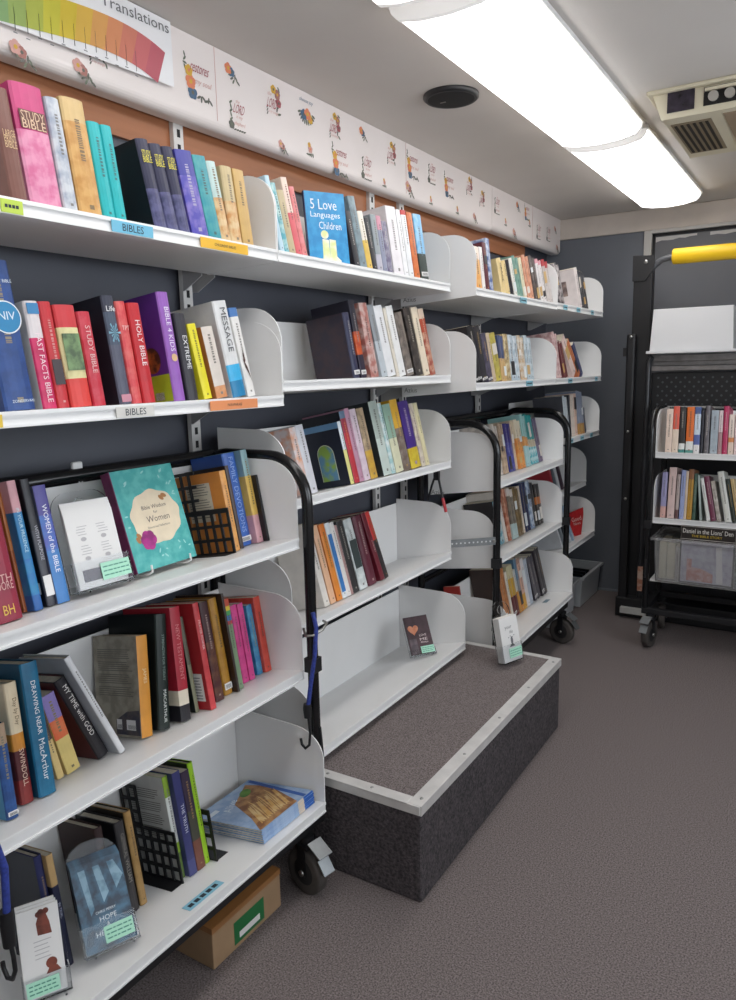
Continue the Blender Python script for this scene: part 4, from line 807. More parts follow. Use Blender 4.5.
SHELF_WORDS = dict(L1='on the near bay top shelf', L2='on the near bay second shelf', M1='on the middle bay top shelf', M2='on the middle bay second shelf', M3='on the middle bay third shelf', M4='on the middle bay fourth shelf',
    A3='on the near trolley top shelf', A4='on the near trolley middle shelf', A5='on the near trolley bottom shelf', B3='on the far trolley top shelf', B4='on the far trolley middle shelf', B5='on the far trolley bottom shelf',
    R1='on the far bay top shelf', R2='on the far bay second shelf', E1='on the corner top shelf', E2='on the corner second shelf', E3='on the corner third shelf', E4='on the corner fourth shelf', C3='on the lift trolley top shelf', C4='on the lift trolley second shelf')
def kind(n):
    n = n.lower()
    if 'bible' in n and 'of the bible' not in n: return 'bible'
    if 'booklet' in n: return 'booklet'
    if 'paperback' in n: return 'paperback_book'
    if 'hardback' in n or 'devotional' in n: return 'hardback_book'
    return 'book'
def add_book(sh, a, s, th, h, lean, n, col, e):
    O, A, B, U = SH[sh]
    L = R(lean); A2 = A * math.cos(L) - U * math.sin(L); U2 = U * math.cos(L) + A * math.sin(L)
    M = frame(O + A * a + B * s + U * (abs(math.sin(L)) * th / 2 + .0018), A2, B, U2)
    kd = kind(n)
    t = thing(kd, n + ' ' + SHELF_WORDS[sh], 'book', M, 'books ' + SHELF_WORDS[sh])
    hard = kd in ('bible', 'hardback_book') or e.get('hard')
    bands = parse(col); cov = e.get('cov'); dep = e.get('dep', .14)
    main = max(bands, key=lambda b: b[1] - max([q[1] for q in bands if q[1] < b[1]], default=0))[0][:6]
    dec = None
    if not e.get('ti') and not e.get('box2') and th > .011: dec = mixhex(main, '4a4440' if lum(main) > .2 else ('d9d2c6' if rnd.random() < .6 else 'd0a860'), .6)
    mb, toks, pg = book_mesh(th, h, dep, bands, cov, hard, dec, False)
    c = mb.build('cover', [P(x) for x in toks], t)
    pg.build('page_block', PAGE, t)
    if 'box' in e or 'box2' in e:
        hx, f0, f1 = e.get('box') or e.get('box2')
        MB().box((-th * .40, -.0005, h * f0), (th * .40, .0004, h * f1)).build('title_panel', P(hx if 'box' in e else hx + '~4f6248'), t)
    if 'ti' in e:
        for txt, f, o, hx in e['ti']:
            tm = MB()
            if o == 'v': 
                asp = text_geo(txt)[2]; lim = 1.8 * min(f, 1 - f) if len(e['ti']) == 1 else (.40 if f > .5 else 1.4 * min(f, .22)); hh = min(th * .38, lim * h / asp); tm.text(txt, face_M((0, -.0011, h * f), (0, 0, -1), (1, 0, 0)), h=hh)
            else: tm.text(txt, face_M((0, -.0011, h * f), (1, 0, 0), (0, 0, 1)), w=th * .72, h=min(.014, th * .36))
            tm.build('title_lettering', P(hx), t)
    if 'st' in e:
        f = e['st']; st = MB().box((-th * .42, -.0007, h * f * .45), (th * .42, .0003, h * f)).build('label_sticker', CARD, t)
        sm = MB()
        for k in range(5): sm.box((-th * .32, -.0011, h * f * (.55 + .07 * k)), (th * .3, -.0006, h * f * (.58 + .07 * k)))
        sm.build('barcode', P('3a3a3c'), st)
    x = -th / 2 - .0004
    LM = lambda y, z: face_M((x, y, z), (0, -1, 0), (0, 0, 1))      # decal on the left cover
    sp_ = e.get('special')
    if sp_ == 'boots':
        tm = MB(); tm.text('5 Love', LM(dep * .52, h * .80), w=dep * .58); tm.text('Languages', LM(dep * .5, h * .66), w=dep * .72, h=.018); tm.text('Children', LM(dep * .42, h * .53), w=dep * .5, h=.022)
        tm.build('title_lettering', P('e9f2f6'), t)
        bt = MB()
        for o in (0, -.022):
            pts = [(dep * .5 + o + .012, h * .34), (dep * .5 + o + .012, h * .10), (dep * .5 + o - .022, h * .06), (dep * .5 + o - .024, h * .12), (dep * .5 + o - .004, h * .17), (dep * .5 + o - .006, h * .36)]
            bt.quad([(x - .0001 * (1 if o else 2), y, z) for y, z in pts])
        bt.disc(LM(dep * .52, h * .41), .012)
        bt.build('boots_picture', P('dfe6a8~eef0d8'), t)
    elif sp_ == 'niv':
        em = MB(); em.disc(face_M((.003, -.0009, h * .62), (1, 0, 0), (0, 0, 1)), .0265, None, 32); e1 = em.build('emblem', P('e9eef2'), t)
        MB().disc(face_M((.003, -.0011, h * .62), (1, 0, 0), (0, 0, 1)), .0245, None, 32).build('emblem_disc', P('2f86b8'), e1)
        MB().text('NIV', face_M((.004, -.0014, h * .63), (1, 0, 0), (0, 0, 1)), h=.013).text('ZONDERVAN', face_M((.004, -.0011, h * .06), (1, 0, 0), (0, 0, 1)), h=.0045).text('STUDY BIBLE', face_M((.004, -.0011, h * .86), (1, 0, 0), (0, 0, 1)), h=.005).build('title_lettering', P('dfeaf2'), t)
    elif sp_ == 'star':
        sm = MB()
        for k in range(12):
            q = k * PI / 6; r1 = .013 if k % 2 else .019
            sm.quad([(.0, -.0008, h * .66), (r1 * math.cos(q - .12) * .7, -.0008, h * .66 + r1 * math.sin(q - .12)), (r1 * math.cos(q + .12) * .7, -.0008, h * .66 + r1 * math.sin(q + .12))])
        sm.build('star_burst', P('7fb0c4'), t)
        MB().box((-th * .4, -.0006, h * .02), (th * .4, .0002, h * .09)).build('publisher_mark', P('c98a9a'), t)
    elif sp_ == 'kids':
        MB().quad([(x, dep - .002, .002), (x, .006, .002), (x, .006, h * .26), (x, dep - .002, h * .26)]).build('green_panel', P('a6b92c'), t)
        MB().disc(LM(dep * .28, h * .40), .024, .026, 20).build('cover_picture', P('b8642f~4a2a1c'), t)
        MB().disc(face_M((0, -.0012, h * .40), (1, 0, 0), (0, 0, 1)), th * .26, None, 18).build('spine_medallion', P('e6c08a'), t)
        MB().box((x, .03, h * .03), (x + .0005, .055, h * .10)).build('barcode_panel', CARD, t)
    elif sp_ == 'leap':
        f = MB(); f.quad([(-.006, -.0008, h * .44), (.004, -.0008, h * .33), (.010, -.0008, h * .16), (.004, -.0008, h * .25), (-.003, -.0008, h * .33)]); f.quad([(-.003, -.0008, h * .37), (.002, -.0008, h * .41), (.0, -.0008, h * .52), (-.004, -.0008, h * .47)])
        f.build('leaping_figure', P('4a2f28'), t)
    elif sp_ == 'arch':
        MB().quad([(x, dep - .002, h * .90), (x, .002, h * .90), (x, .002, h * .995), (x, dep - .002, h * .995)]).build('blue_band', P('6f9cc4'), t)
        for nm, dx, rr_, hx in (('arch_border', 0, .0, 'd9d9c0'), ('arch_picture', .0003, .002, '8fb04a~5f8fb0')):
            w_ = dep * .19 - rr_; pts = [(dep * .42 + w_, h * .10), (dep * .42 - w_, h * .10)] + [(dep * .42 - w_ * math.cos(R(q)), h * .52 + w_ * math.sin(R(q))) for q in range(0, 181, 15)]
            MB().quad([(x - .0001 - dx, y, z) for y, z in pts]).build(nm, P(hx), t)
    elif sp_ == 'bh':
        MB().text('BH', face_M((th * .05, -.0011, h * .10), (1, 0, 0), (0, 0, 1)), w=th * .36, h=.016).build('gold_emblem', P('e0b44a'), t)
    elif sp_ == 'stickerwhite':
        MB().box((-th * .45, -.0008, h * .08), (th * .5, .0002, h * .24)).build('label_sticker', CARD, t)
        MB().quad([(x, .045, h * .10), (x, .012, h * .10), (x, .012, h * .19), (x, .045, h * .19)]).build('barcode_label', CARD, t)
    elif sp_ in ('blurb', 'blurb2'):
        pb2 = MB().quad([(x, dep * .78, h * .40), (x, dep * .26, h * .40), (x, dep * .26, h * .88), (x, dep * .78, h * .88)]) if sp_ == 'blurb' else MB()
        if sp_ == 'blurb': pb2.build('text_panel', P('d9cdb8'), t)
        tm = MB(); k = 14 if sp_ == 'blurb' else 24
        for i in range(k):
            if i % 6 == 5: continue
            z = h * (.86 - (.44 if sp_ == 'blurb' else .5) * i / k); e_ = dep * (.30 + .08 * rnd.random()) if sp_ == 'blurb' else dep * (.12 + .14 * rnd.random())
            tm.quad([(x - .0003, dep * (.75 if sp_ == 'blurb' else .9), z), (x - .0003, e_, z), (x - .0003, e_, z + .0016), (x - .0003, dep * (.75 if sp_ == 'blurb' else .9), z + .0016)])
        tm.build('blurb_text', P('6a655c'), t)
        if sp_ == 'blurb2' and h < .205 + .03 and 'orange' in n:
            MB().quad([(x, dep * .55, h * .02), (x, .004, h * .02), (x, .004, h * .27), (x, dep * .3, h * .25), (x, dep * .55, h * .16)]).build('dark_photo', P('3a3a48~5a5050'), t)
            for y0_, w_ in ((dep * .12, .028), (dep * .42, .016)):
                b_ = MB().quad([(x - .0004, y0_ + w_, h * .07), (x - .0004, y0_, h * .07), (x - .0004, y0_, h * .17), (x - .0004, y0_ + w_, h * .17)]).build('barcode_label', CARD, t)
                q = MB()
                for i in range(8): q.quad([(x - .0006, y0_ + w_ * (.1 + .1 * i), h * .08), (x - .0006, y0_ + w_ * (.06 + .1 * i), h * .08), (x - .0006, y0_ + w_ * (.06 + .1 * i), h * .12), (x - .0006, y0_ + w_ * (.1 + .1 * i), h * .12)])
                q.build('barcode', P('2a2a2c'), b_)
    elif sp_ == 'label':
        l_ = MB().quad([(x, dep * .5, h * .08), (x, .012, h * .08), (x, .012, h * .34), (x, dep * .5, h * .34)]).build('text_label', CARD, t)
        q = MB()
        for i in range(8): q.quad([(x - .0003, dep * .46, h * (.10 + .028 * i)), (x - .0003, .018 + .01 * rnd.random(), h * (.10 + .028 * i)), (x - .0003, .018, h * (.108 + .028 * i)), (x - .0003, dep * .46, h * (.108 + .028 * i))])
        q.build('label_text', P('6a6a6c'), l_)
    elif sp_ == 'pic':
        MB().quad([(x, dep * .72, h * .35), (x, dep * .3, h * .35), (x, dep * .3, h * .72), (x, dep * .72, h * .72)]).build('cover_picture', P('6a5a58~a08c84'), t)
    return t
for _row in BOOKS: add_book(*_row)

# ------------------------------------------------------------------ carpeted step
SX0, SX1, SY0, SY1, SHH = -1.115, -.756, 1.404, 2.44, .2515
t = thing('carpeted_step', 'low carpeted step with silver edging between the two trolleys', 'step', T3(0, 0, 0))
MB().box((SX0, SY0 + .002, 0), (SX1 - .002, SY1 - .002, SHH - .004)).build('box_body', sidecarpet, t, bevel=.006)
MB().box((SX0, SY0 + .026, SHH - .005), (SX1 - .026, SY1 - .02, SHH - .0005)).build('top_carpet', carpet, t)
def trim(lo, hi, lo2, hi2, scr):
    o = MB().box(lo, hi).box(lo2, hi2).build('edge_trim', ALU, t, bevel=.0015)
    sc = MB()
    for p in scr: sc.lathe([(.0045, 0), (.004, .0012), (.0005, .0014)], T3(*p), 10)
    sc.build('screw', STEEL, o)
trim((SX1 - .034, SY0, SHH - .003), (SX1 + .003, SY1, SHH + .002), (SX1 - .001, SY0, SHH - .024), (SX1 + .003, SY1, SHH + .001), [(SX1 - .012, SY0 + .03 + k * .24, SHH + .002) for k in range(5)])
trim((SX0, SY0 - .003, SHH - .003), (SX1 - .034, SY0 + .030, SHH + .002), (SX0, SY0 - .003, SHH - .022), (SX1, SY0 + .001, SHH + .001), [(SX0 + .09 + k * .13, SY0 + .014, SHH + .002) for k in range(2)])
trim((SX0, SY1 - .022, SHH - .003), (SX1 - .034, SY1 + .002, SHH + .002), (SX0, SY1 - .002, SHH - .022), (SX1, SY1 + .002, SHH + .001), [])

# ------------------------------------------------------------------ display holders, booklets, book ends
def FF(p0, p1, rec):
    x = (p1 - p0); x.z = 0 if abs(x.z) < .002 else x.z; x.normalize()
    n0 = x.cross(Vector((0, 0, 1))).normalized()
    up = (Vector((0, 0, 1)) * math.cos(R(rec)) - n0 * math.sin(R(rec))).normalized()
    x = (x - up * x.dot(up)).normalized()
    return frame(p0, x, up.cross(x), up)
def rounded(w, h, r, n=6): return [(0, 0), (w, 0)] + arc(w - r, h - r, r, r, 0, 90, n) + arc(r, h - r, r, r, 90, 180, n)
def holder(label, M, w, h, pocket, group='clear plastic booklet holders', depth=.022, lab=None, r=.035, hole=False):
    t = thing('booklet_holder', label, 'booklet holder', M, group)
    b = MB()
    b.prism(rounded(w, h, r), lambda u, v, q: (u, q, v), .0, .0022)
    b.build('back_plate', ACRYL, t)
    f = MB().box((0, -depth - .002, 0), (w, -depth, pocket)).box((0, -depth, 0), (.002, 0, pocket)).box((w - .002, -depth, 0), (w, 0, pocket)).box((0, -depth, 0), (w, 0, .002))
    f.build('front_pocket', ACRYL, t)
    ft = MB().tube([(0, -depth - .002, .001), (w, -depth - .002, .001)], .0025, 6).tube([(w * .15, -depth - .012, -.001), (w * .15, -.002, -.001)], .002, 6).tube([(w * .85, -depth - .012, -.001), (w * .85, -.002, -.001)], .002, 6)
    ft.build('foot_rib', ACRYL, t)
    if hole: 
        MB().tube([(w / 2 + .013 * math.cos(q * PI / 8), -.001, h * .86 + .013 * math.sin(q * PI / 8)) for q in range(16)], .0015, 6, closed=True).build('hang_hole_rim', ACRYL, t)
    if lab:
        u0, u1, v0, v1 = lab
        l_ = MB().box((u0, -depth - .0032, v0), (u1, -depth - .0021, v1)).build('mint_label', GREENL, t, bevel=.0)
        q = MB(); n = 3
        for i in range(n):
            zz = v0 + (v1 - v0) * (.25 + .25 * i); uu = u0 + .004
            while uu < u1 - .006:
                d_ = .004 + .007 * rnd.random(); q.box((uu, -depth - .0035, zz - .0011), (min(uu + d_, u1 - .003), -depth - .0032, zz + .0011)); uu += d_ + .002
        q.build('label_text', plain('ink_green', '4f8f78', .6), l_)
    return t
def card(name, label, cat, M, w, h, th, mats, paint=None, y0=0, group=None):
    """flat booklet with page block; paint(mb, depth y) adds its printed cover as sub meshes"""
    t = thing(name, label, cat, M, group)
    MB().box((0, y0, 0), (w, y0 + .0008, h)).box((0, y0 + th - .0008, 0), (w, y0 + th, h)).box((0, y0, 0), (.0008, y0 + th, h)).build('cover', mats, t)
    MB().box((.0009, y0 + .0009, .0005), (w - .0006, y0 + th - .0009, h - .0006)).build('page_block', PAGE, t)
    if paint: paint(t, y0 - .0003)
    return t
fM = lambda u, y, v: face_M((u, y, v), (1, 0, 0), (0, 0, 1))

# card rack on the near trolley top shelf
p0, p1 = sp('A3', -.535, .108, .009), sp('A3', -.412, .100, .009)
Mh = FF(p0, p1, 15)
holder('clear holder of small white cards on the near trolley top shelf', Mh, .122, .185, .055, lab=(.056, .118, .012, .044), hole=True)
for i in range(4):
    Mi = Mh @ T3(.008 + .002 * i, -.0208 + .0044 * i, .004 + .007 * i)
    def pt(t, y, i=i):
        if i: return
        q = MB()
        for cx, cy in ((.03, .098), (.072, .098), (.03, .062), (.072, .062)):
            for k in range(4): q.box((cx - .012 + rnd.random() * .005, y - .0002, cy + k * .005), (cx + .006 + rnd.random() * .006, y, cy + k * .005 + .0012))
            q.disc(fM(cx, y - .0001, cy - .008), .006, .004, 10)
        q.build('faint_print', plain('ink_pale', 'b3b0b2', .6), t)
        MB().box((.012, y - .0006, .012), (.092, y - .0003, .034)).build('dark_strip', plain('print_grey', '6e6a72', .5, var=.4, scale=120), t)
    card('message_card', ('front white card with faint print' if not i else ('second', 'third', 'last')[i - 1] + ' white card behind the front one') + ' in the small card holder', 'card', Mi, .102, .140, .004, CARD, pt, group='white cards in the small card holder')

# teal gift book on a white wire easel
p0, p1 = sp('A3', -.386, .100, .012), sp('A3', -.219, .106, .012)
Mb = FF(p0, p1, 17)
W_, H_, D_ = .166, .208, .026
t = thing('hardback_book', 'teal floral gift book for women standing on a white wire easel', 'book', Mb, 'books on the near trolley top shelf')
teal = P('45a8a6~63bdb8')
cv = MB().box((0, 0, 0), (W_, .0025, H_)).box((0, D_ - .0025, 0), (W_, D_, H_))
cv.build('cover', teal, t, bevel=.0008)
MB().box((-.002, 0, 0), (.0005, D_, H_)).build('spine', P('7a2f5c~6a2850'), t, bevel=.0008)
MB().box((.001, .003, .003), (W_ - .004, D_ - .003, H_ - .003)).build('page_block', PAGE, t)
q = MB()
pts = []
for k in range(48):
    a = 2 * PI * k / 48; rr = 1 + .035 * math.sin(9 * a); pts.append((W_ * .52 + .066 * rr * math.cos(a), -.0004, H_ * .50 + .056 * rr * math.sin(a)))
q.quad(pts).build('cream_cartouche', P('ead9bd'), t)
q = MB().text('Bible Wisdom', fM(W_ * .52, -.0007, H_ * .60), w=.066).text('for', fM(W_ * .52, -.0007, H_ * .545), h=.006).text('Women', fM(W_ * .54, -.0007, H_ * .48), w=.062).text('Devotional Reflections', fM(W_ * .52, -.0007, H_ * .40), w=.06)
q.build('title_lettering', P('6a5f5a'), t)
q = MB()
for k in range(6): q.disc(fM(W_ * .30 + .010 * math.cos(k), -.0008 - .00005 * k, H_ * .285 + .010 * math.sin(k)), .011, None, 12)
q.disc(fM(W_ * .30, -.0012, H_ * .285), .008)
fl = q.build('magenta_flower', P('b8308f~8f2470'), t)
q = MB()
for dx, dz in ((-.022, .012), (-.026, .004), (.062, .08), (.07, .084)): q.disc(fM(W_ * .30 + dx, -.0008, H_ * .285 + dz), .008, .0045, 10, 0, dx * 40)
q.build('small_leaves', P('b07a4a'), t)
q = MB()
for k in range(46):
    u, v = rnd.random() * (W_ - .016) + .008, rnd.random() * (H_ - .016) + .008
    if ((u - W_ * .52) / .074) ** 2 + ((v - H_ * .5) / .064) ** 2 > 1: q.disc(fM(u, -.0003, v), .003 + .003 * rnd.random(), .0018, 8, 0, rnd.random() * 3)
q.build('pale_leaf_pattern', P('9fd6d2'), t)
t = thing('book_easel', 'white wire easel under the teal gift book', 'easel', Mb)
for u in (.022, .130):
    MB().tube([(u, D_ + .004, .12), (u, D_ + .004, -.005), (u, -.004, -.0065), (u, -.016, -.004), (u, -.018, .010)], .0022, 8).build('wire_foot', CARD, t)
MB().tube([(.022, D_ + .004, .12), (.076, D_ + .004, .135), (.130, D_ + .004, .12)], .0022, 8).build('wire_back', CARD, t)

# blue picture book shown face on among the top shelf books
p0, p1 = sp('M1', 1.630, .062, .003), sp('M1', 1.729, .006, .003)
Mb = FF(p0, p1, 9)
W_, H_, D_ = (p1 - p0).length, .190, .010
t = thing('picture_book', 'bright blue book on love languages with pale boots, on the middle bay top shelf', 'book', Mb, 'books on the middle bay top shelf')
MB().box((0, 0, 0), (W_, .002, H_)).box((0, D_ - .002, 0), (W_, D_, H_)).build('cover', P('3d9fd4~2f8cc6'), t)
MB().box((-.0015, 0, 0), (.0005, D_, H_)).build('spine', P('2a3560'), t)
MB().box((.001, .0022, .002), (W_ - .002, D_ - .0022, H_ - .002)).build('page_block', PAGE, t)
MB().text('5 Love', fM(W_ * .46, -.0004, H_ * .83), w=W_ * .66, h=.026).text('Languages', fM(W_ * .48, -.0004, H_ * .68), w=W_ * .74, h=.019).text('Children', fM(W_ * .58, -.0004, H_ * .545), w=W_ * .56, h=.019).build('title_lettering', P('eaf3f7'), t)
q = MB()
for o in (.0, .020):
    q.quad([(W_ * .44 + o + u, -.0004 - .0002 * (o > 0), H_ * v) for u, v in ((-.010, .36), (-.012, .12), (-.014, .06), (.016, .03), (.020, .07), (.008, .13), (.008, .35))])
q.disc(fM(W_ * .42, -.0004, H_ * .42), .011)
q.build('boots_picture', P('e0e8a4~f0f2dc'), t)

# slotted black book ends
def book_end(label, sh, a, b0, b1, hs, ht, bstep, base_dir):
    O, A, B, U = SH[sh]; M = frame(sp(sh, a, 0, .001), A, B, U)
    t = thing('book_end', label, 'book end', M, 'black slotted book ends')
    mb = MB()
    th = .0016
    def bar(y0, y1, z0, z1): mb.box((-th, y0, z0), (th, y1, z1))
    y = b0; nb = max(2, round((b1 - b0) / .026)); st = (b1 - b0) / nb
    for i in range(nb + 1):
        top = ht if b0 + i * st >= bstep - .004 else hs
        bar(b0 + i * st - .0035, b0 + i * st + .0035, 0, top)
    z = 0; nz_ = round(ht / .030); sz = ht / nz_
    for k in range(nz_ + 1):
        zz = k * sz; y0 = b0 if zz <= hs + .004 else bstep
        bar(y0 - .0035, b1 + .0035, zz - .0035 if k else 0, zz + .0035)
    bar(b0 - .0035, b1 + .0035, hs - .0035, hs + .0035)
    mb.build('slotted_plate', BLACKM, t)
    w = (.030 if base_dir < 0 else .036) * base_dir
    MB().box((min(0, w), b0, -.0006), (max(0, w), b1, .0004)).build('base_plate', BLACKM, t)
    return t
book_end('black slotted book end beside the orange paperback on the near trolley', 'A3', -.1465, .066, .215, .098, .188, .150, -1)
book_end('tall black slotted book end left of the white and green paperback', 'A5', -.3785, .098, .245, .108, .198, .196, -1)
book_end('black slotted book end right of the lime green hardback', 'A5', -.290, .085, .235, .108, .112, .15, 1)

# booklet holders on the bottom shelf
p0, p1 = sp('A5', -.628, .086, .011), sp('A5', -.538, .050, .011)
Mh = FF(p0, p1, 31)
holder('clear holder with blue booklets on the near trolley bottom shelf', Mh, .097, .190, .05, depth=.026, lab=(.038, .090, .012, .040), hole=True, r=.04)
blue = P('3f6a86~1f3348')
for i in range(4):
    def pt(t, y, i=i):
        if i: return
        q = MB().text('CHRIS PERRY', fM(.046, y, .062), w=.036).text('HOPE', fM(.048, y, .050), w=.030).text('&', fM(.046, y, .039), h=.006).text('HEALING', fM(.048, y, .027), w=.052)
        q.build('title_lettering', P('dce8ee'), t)
        q = MB()
        for k in range(3):
            u = .012 + .026 * k
            q.quad([(u, y + .0001, .14), (u + .012, y + .0001, .14), (u + .016 + .004 * k, y + .0001, .07 + .02 * k), (u + .008, y + .0001, .06 + .015 * k)])
        q.build('pale_mist', P('8fb4c8~4a7690'), t)
    card('booklet', ('front blue booklet with white misty streaks' if not i else ('second', 'third', 'last')[i - 1] + ' blue booklet behind the front one') + ' in the bottom shelf holder', 'booklet', Mh @ T3(.003, -.0255 + .0056 * i, .004 + .004 * i), .090, .150, .0046, blue, pt, group='blue booklets in the bottom shelf holder')
p0, p1 = sp('A5', -.738, .100, .010), sp('A5', -.672, .066, .010)
Mh = FF(p0, p1, 14)
holder('clear holder of white bookmarks at the near end of the bottom shelf', Mh, .076, .155, .04, lab=(.006, .058, .008, .034), depth=.020)
brown = P('8a4a3c~5f342c')
for i in range(3):
    def pt(t, y, i=i):
        if i: return
        q = MB().quad([(u, y, v) for u, v in ((.030, .100), (.052, .098), (.050, .118), (.045, .136), (.036, .138), (.029, .120))])
        for k in range(4): q.disc(fM(.034 + .004 * k, y - .0002, .134 + .003 * (k % 2)), .005, None, 10)
        q.build('figure_print', brown, t); q = MB()
        q.disc(fM(.046, y - .0001, .050), .009, None, 14); q.quad([(.036, y, .034), (.060, y, .034), (.054, y, .044), (.042, y, .044)])
        q.build('small_figure_print', brown, t)
        q = MB()
        for k in range(5): q.box((.022, y - .0002, .062 + .007 * k), (.044 + .008 * rnd.random(), y, .0632 + .007 * k))
        q.build('small_print', plain('ink_pale', 'b3b0b2', .6), t)
    card('bookmark', ('front white bookmark with brown figures' if not i else ('second', 'last')[i - 1] + ' white bookmark behind the front one') + ' on the near trolley bottom shelf', 'bookmark', Mh @ T3(.003, -.0195 + .006 * i, .004 + .003 * i), .066 - .002 * i, .146, .004, CARD, pt, group='white bookmarks in the bottom shelf holder')

# heart booklet on the lowest middle shelf
p0, p1 = sp('M5', 2.132, .118, .010), sp('M5', 2.205, .062, .010)
Mh = FF(p0, p1, 33)
holder('clear stand with one heart booklet on the lowest middle shelf', Mh, .092, .125, .022, depth=.014, lab=(.040, .088, .006, .030), r=.012)
def pt(t, y):
    q = MB(); hp = []
    for k in range(28):
        a = 2 * PI * k / 28; hp.append((.026 + .0012 * 16 * math.sin(a) ** 3, y, .088 + .00125 * (13 * math.cos(a) - 5 * math.cos(2 * a) - 2 * math.cos(3 * a) - math.cos(4 * a))))
    q.quad(hp[::-1]).build('orange_heart', P('e59a72~d97f58'), t)
    MB().text('LOVE', fM(.056, y, .066), w=.026).text('ME', fM(.056, y, .052), w=.028, h=.009).text('Always', fM(.056, y, .041), w=.028).build('title_lettering', P('e6d2d0'), t)
    MB().box((.004, y, .004), (.03, y + .0002, .056)).build('grey_photo', P('6a5a60~4a3d44'), t)
card('booklet', 'dark booklet with an orange heart in the stand on the lowest middle shelf', 'booklet', Mh @ T3(.003, -.0135, .003), .086, .134, .006, P('4a2f36~3a2228'), pt)

# brochure holder standing on the step
p0, p1 = Vector((-.917, 2.268, .2615)), Vector((-.885, 2.358, .2615))
Mh = FF(p0, p1, 12)
holder('clear holder of white brochures standing on the carpeted step', Mh, .096, .205, .06, depth=.030, lab=(.030, .092, .014, .046), r=.045, hole=True)
for i in range(4):
    def pt(t, y, i=i):
        if i: return
        q = MB().text('your', fM(.040, y, .112), w=.034).text('life', fM(.052, y, .098), h=.011)
        q.disc(fM(.050, y, .068), .006, .014, 12)
        for k in range(4): q.disc(fM(.036 + .009 * k, y, .080 + .004 * (k % 2)), .003, .0015, 8)
        q.quad([(.034, y, .048), (.062, y, .048), (.055, y, .056), (.043, y, .056)])
        q.build('line_drawing', plain('ink_grey', '6d6d70', .6), t)
    card('brochure', ('front white brochure with a small grey drawing' if not i else ('second', 'third', 'last')[i - 1] + ' white brochure behind the front one') + ' in the holder on the step', 'brochure', Mh @ T3(.003, -.0295 + .007 * i, .003), .090, .150, .006, CARD, pt, group='white brochures in the holder on the step')

# magazines lying on the bottom shelf
O, A, B, U = SH['A5']
for i in range(6):
    j = Matrix.Rotation(R((0, .7, -.5, .4, -.8, .3)[i]), 4, 'Z')
    Mg = frame(sp('A5', -.110, .022, .0022 + .0053 * i), A, B, U) @ j
    t = thing('magazine', ('topmost magazine of the pile, blue with a harvest picture' if i == 5 else ('lowest', 'second from the bottom', 'third from the bottom', 'fourth from the bottom', 'second from the top')[i] + ' magazine of the pile') + ' on the bottom shelf', 'magazine', Mg, 'magazines piled on the near trolley bottom shelf')
    pgm = MB().box((-.093, .0006, .0004), (.095, .206, .0047)).build('pages', PAGE, t)
    mb = MB().box((-.095, 0, 0), (.0955, .207, .0004), 0).box((-.095, 0, .0047), (.0955, .207, .0051), 0).box((-.095, -.0004, 0), (.035, 0, .0051), 0).box((.035, -.0004, 0), (.058, 0, .0051), 1).box((.058, -.0004, 0), (.0955, 0, .0051), 2)
    mb.build('cover', [P('a9bfdc~8fabd2'), P('dccbb8'), P('2f62b4')], t)
    if i == 5:
        ph = MB().quad([(-.095, .004, .0053), (.040, .004, .0053), (.085, .130, .0053), (.070, .196, .0053), (-.02, .15, .0053), (-.06, .06, .0053)]).build('harvest_photo', P('8a5a3a~c08f5a'), t)
        q = MB()
        for k in range(14): 
            a = .0075 * k - .07; q.quad([(a, .02 + .006 * (k % 3), .0056), (a + .004, .02, .0056), (a + .05, .10 + .01 * (k % 4), .0056), (a + .045, .104, .0056)])
        q.build('wheat_stalks', P('d9a860~e6c890'), ph)
        MB().disc(T3(.035, .165, .0055), .022, .014, 18, 0, .6).build('green_leaf_photo', P('6a9a3a~3f7a2a'), t)
        MB().quad([(.062, .002, .0055), (.074, .002, .0055), (.095, .20, .0055), (.083, .20, .0055)]).build('blue_side_band', P('2f5fae'), t)
        MB().text('Alive', face_M((-.03, .155, .0056), (.9, .45, 0), (-.45, .9, 0)), w=.06).box((-.085, .165, .0052), (-.055, .18, .0056)).build('masthead', P('e6eef6'), t)

# ------------------------------------------------------------------ bungee cords
BLUE = plain('blue_braided_cord', '2f3f8f', .6, var=.35, scale=180)
def hook(parent, pts): return MB().tube(pts, .0034, 8).build('hook', PLBLACK, parent)
t = thing('bungee_cord', 'blue bungee cord with black hook hanging from the near trolley post', 'bungee cord', T3(0, 0, 0), 'blue bungee cords')
z = lambda r_: r_ + CAM_Z
MB().tube([(-.998, 1.343, z(-.545)), (-.990, 1.343, z(-.58)), (-.995, 1.340, z(-.65)), (-1.008, 1.338, z(-.72)), (-1.017, 1.337, z(-.775))], .0052, 10).build('cord', BLUE, t)
MB().tube([(-1.032, 1.350, z(-.592)), (-1.014, 1.334, z(-.602)), (-.994, 1.336, z(-.598)), (-.985, 1.36, z(-.59)), (-.994, 1.392, z(-.585)), (-1.012, 1.402, z(-.585))], .0032, 8).build('steel_loop', STEEL, t)
MB().lathe([(.009, 0), (.0105, -.012), (.0085, -.034)], T3(-1.020, 1.337, z(-.772)), 14).build('ferrule', PLBLACK, t)
hook(t, [(-1.018, 1.337, z(-.80)), (-1.014, 1.337, z(-.845)), (-1.018, 1.337, z(-.876)), (-1.030, 1.337, z(-.888)), (-1.040, 1.337, z(-.880)), (-1.043, 1.337, z(-.866))])
t = thing('bungee_cord', 'blue bungee cord with black hook at the frame edge beside the bookmarks', 'bungee cord', T3(0, 0, 0), 'blue bungee cords')
MB().tube([(-.946, .505, z(-.55)), (-.944, .53, z(-.671)), (-.949, .53, z(-.724)), (-.951, .53, z(-.745))], .0055, 10).build('cord', BLUE, t)
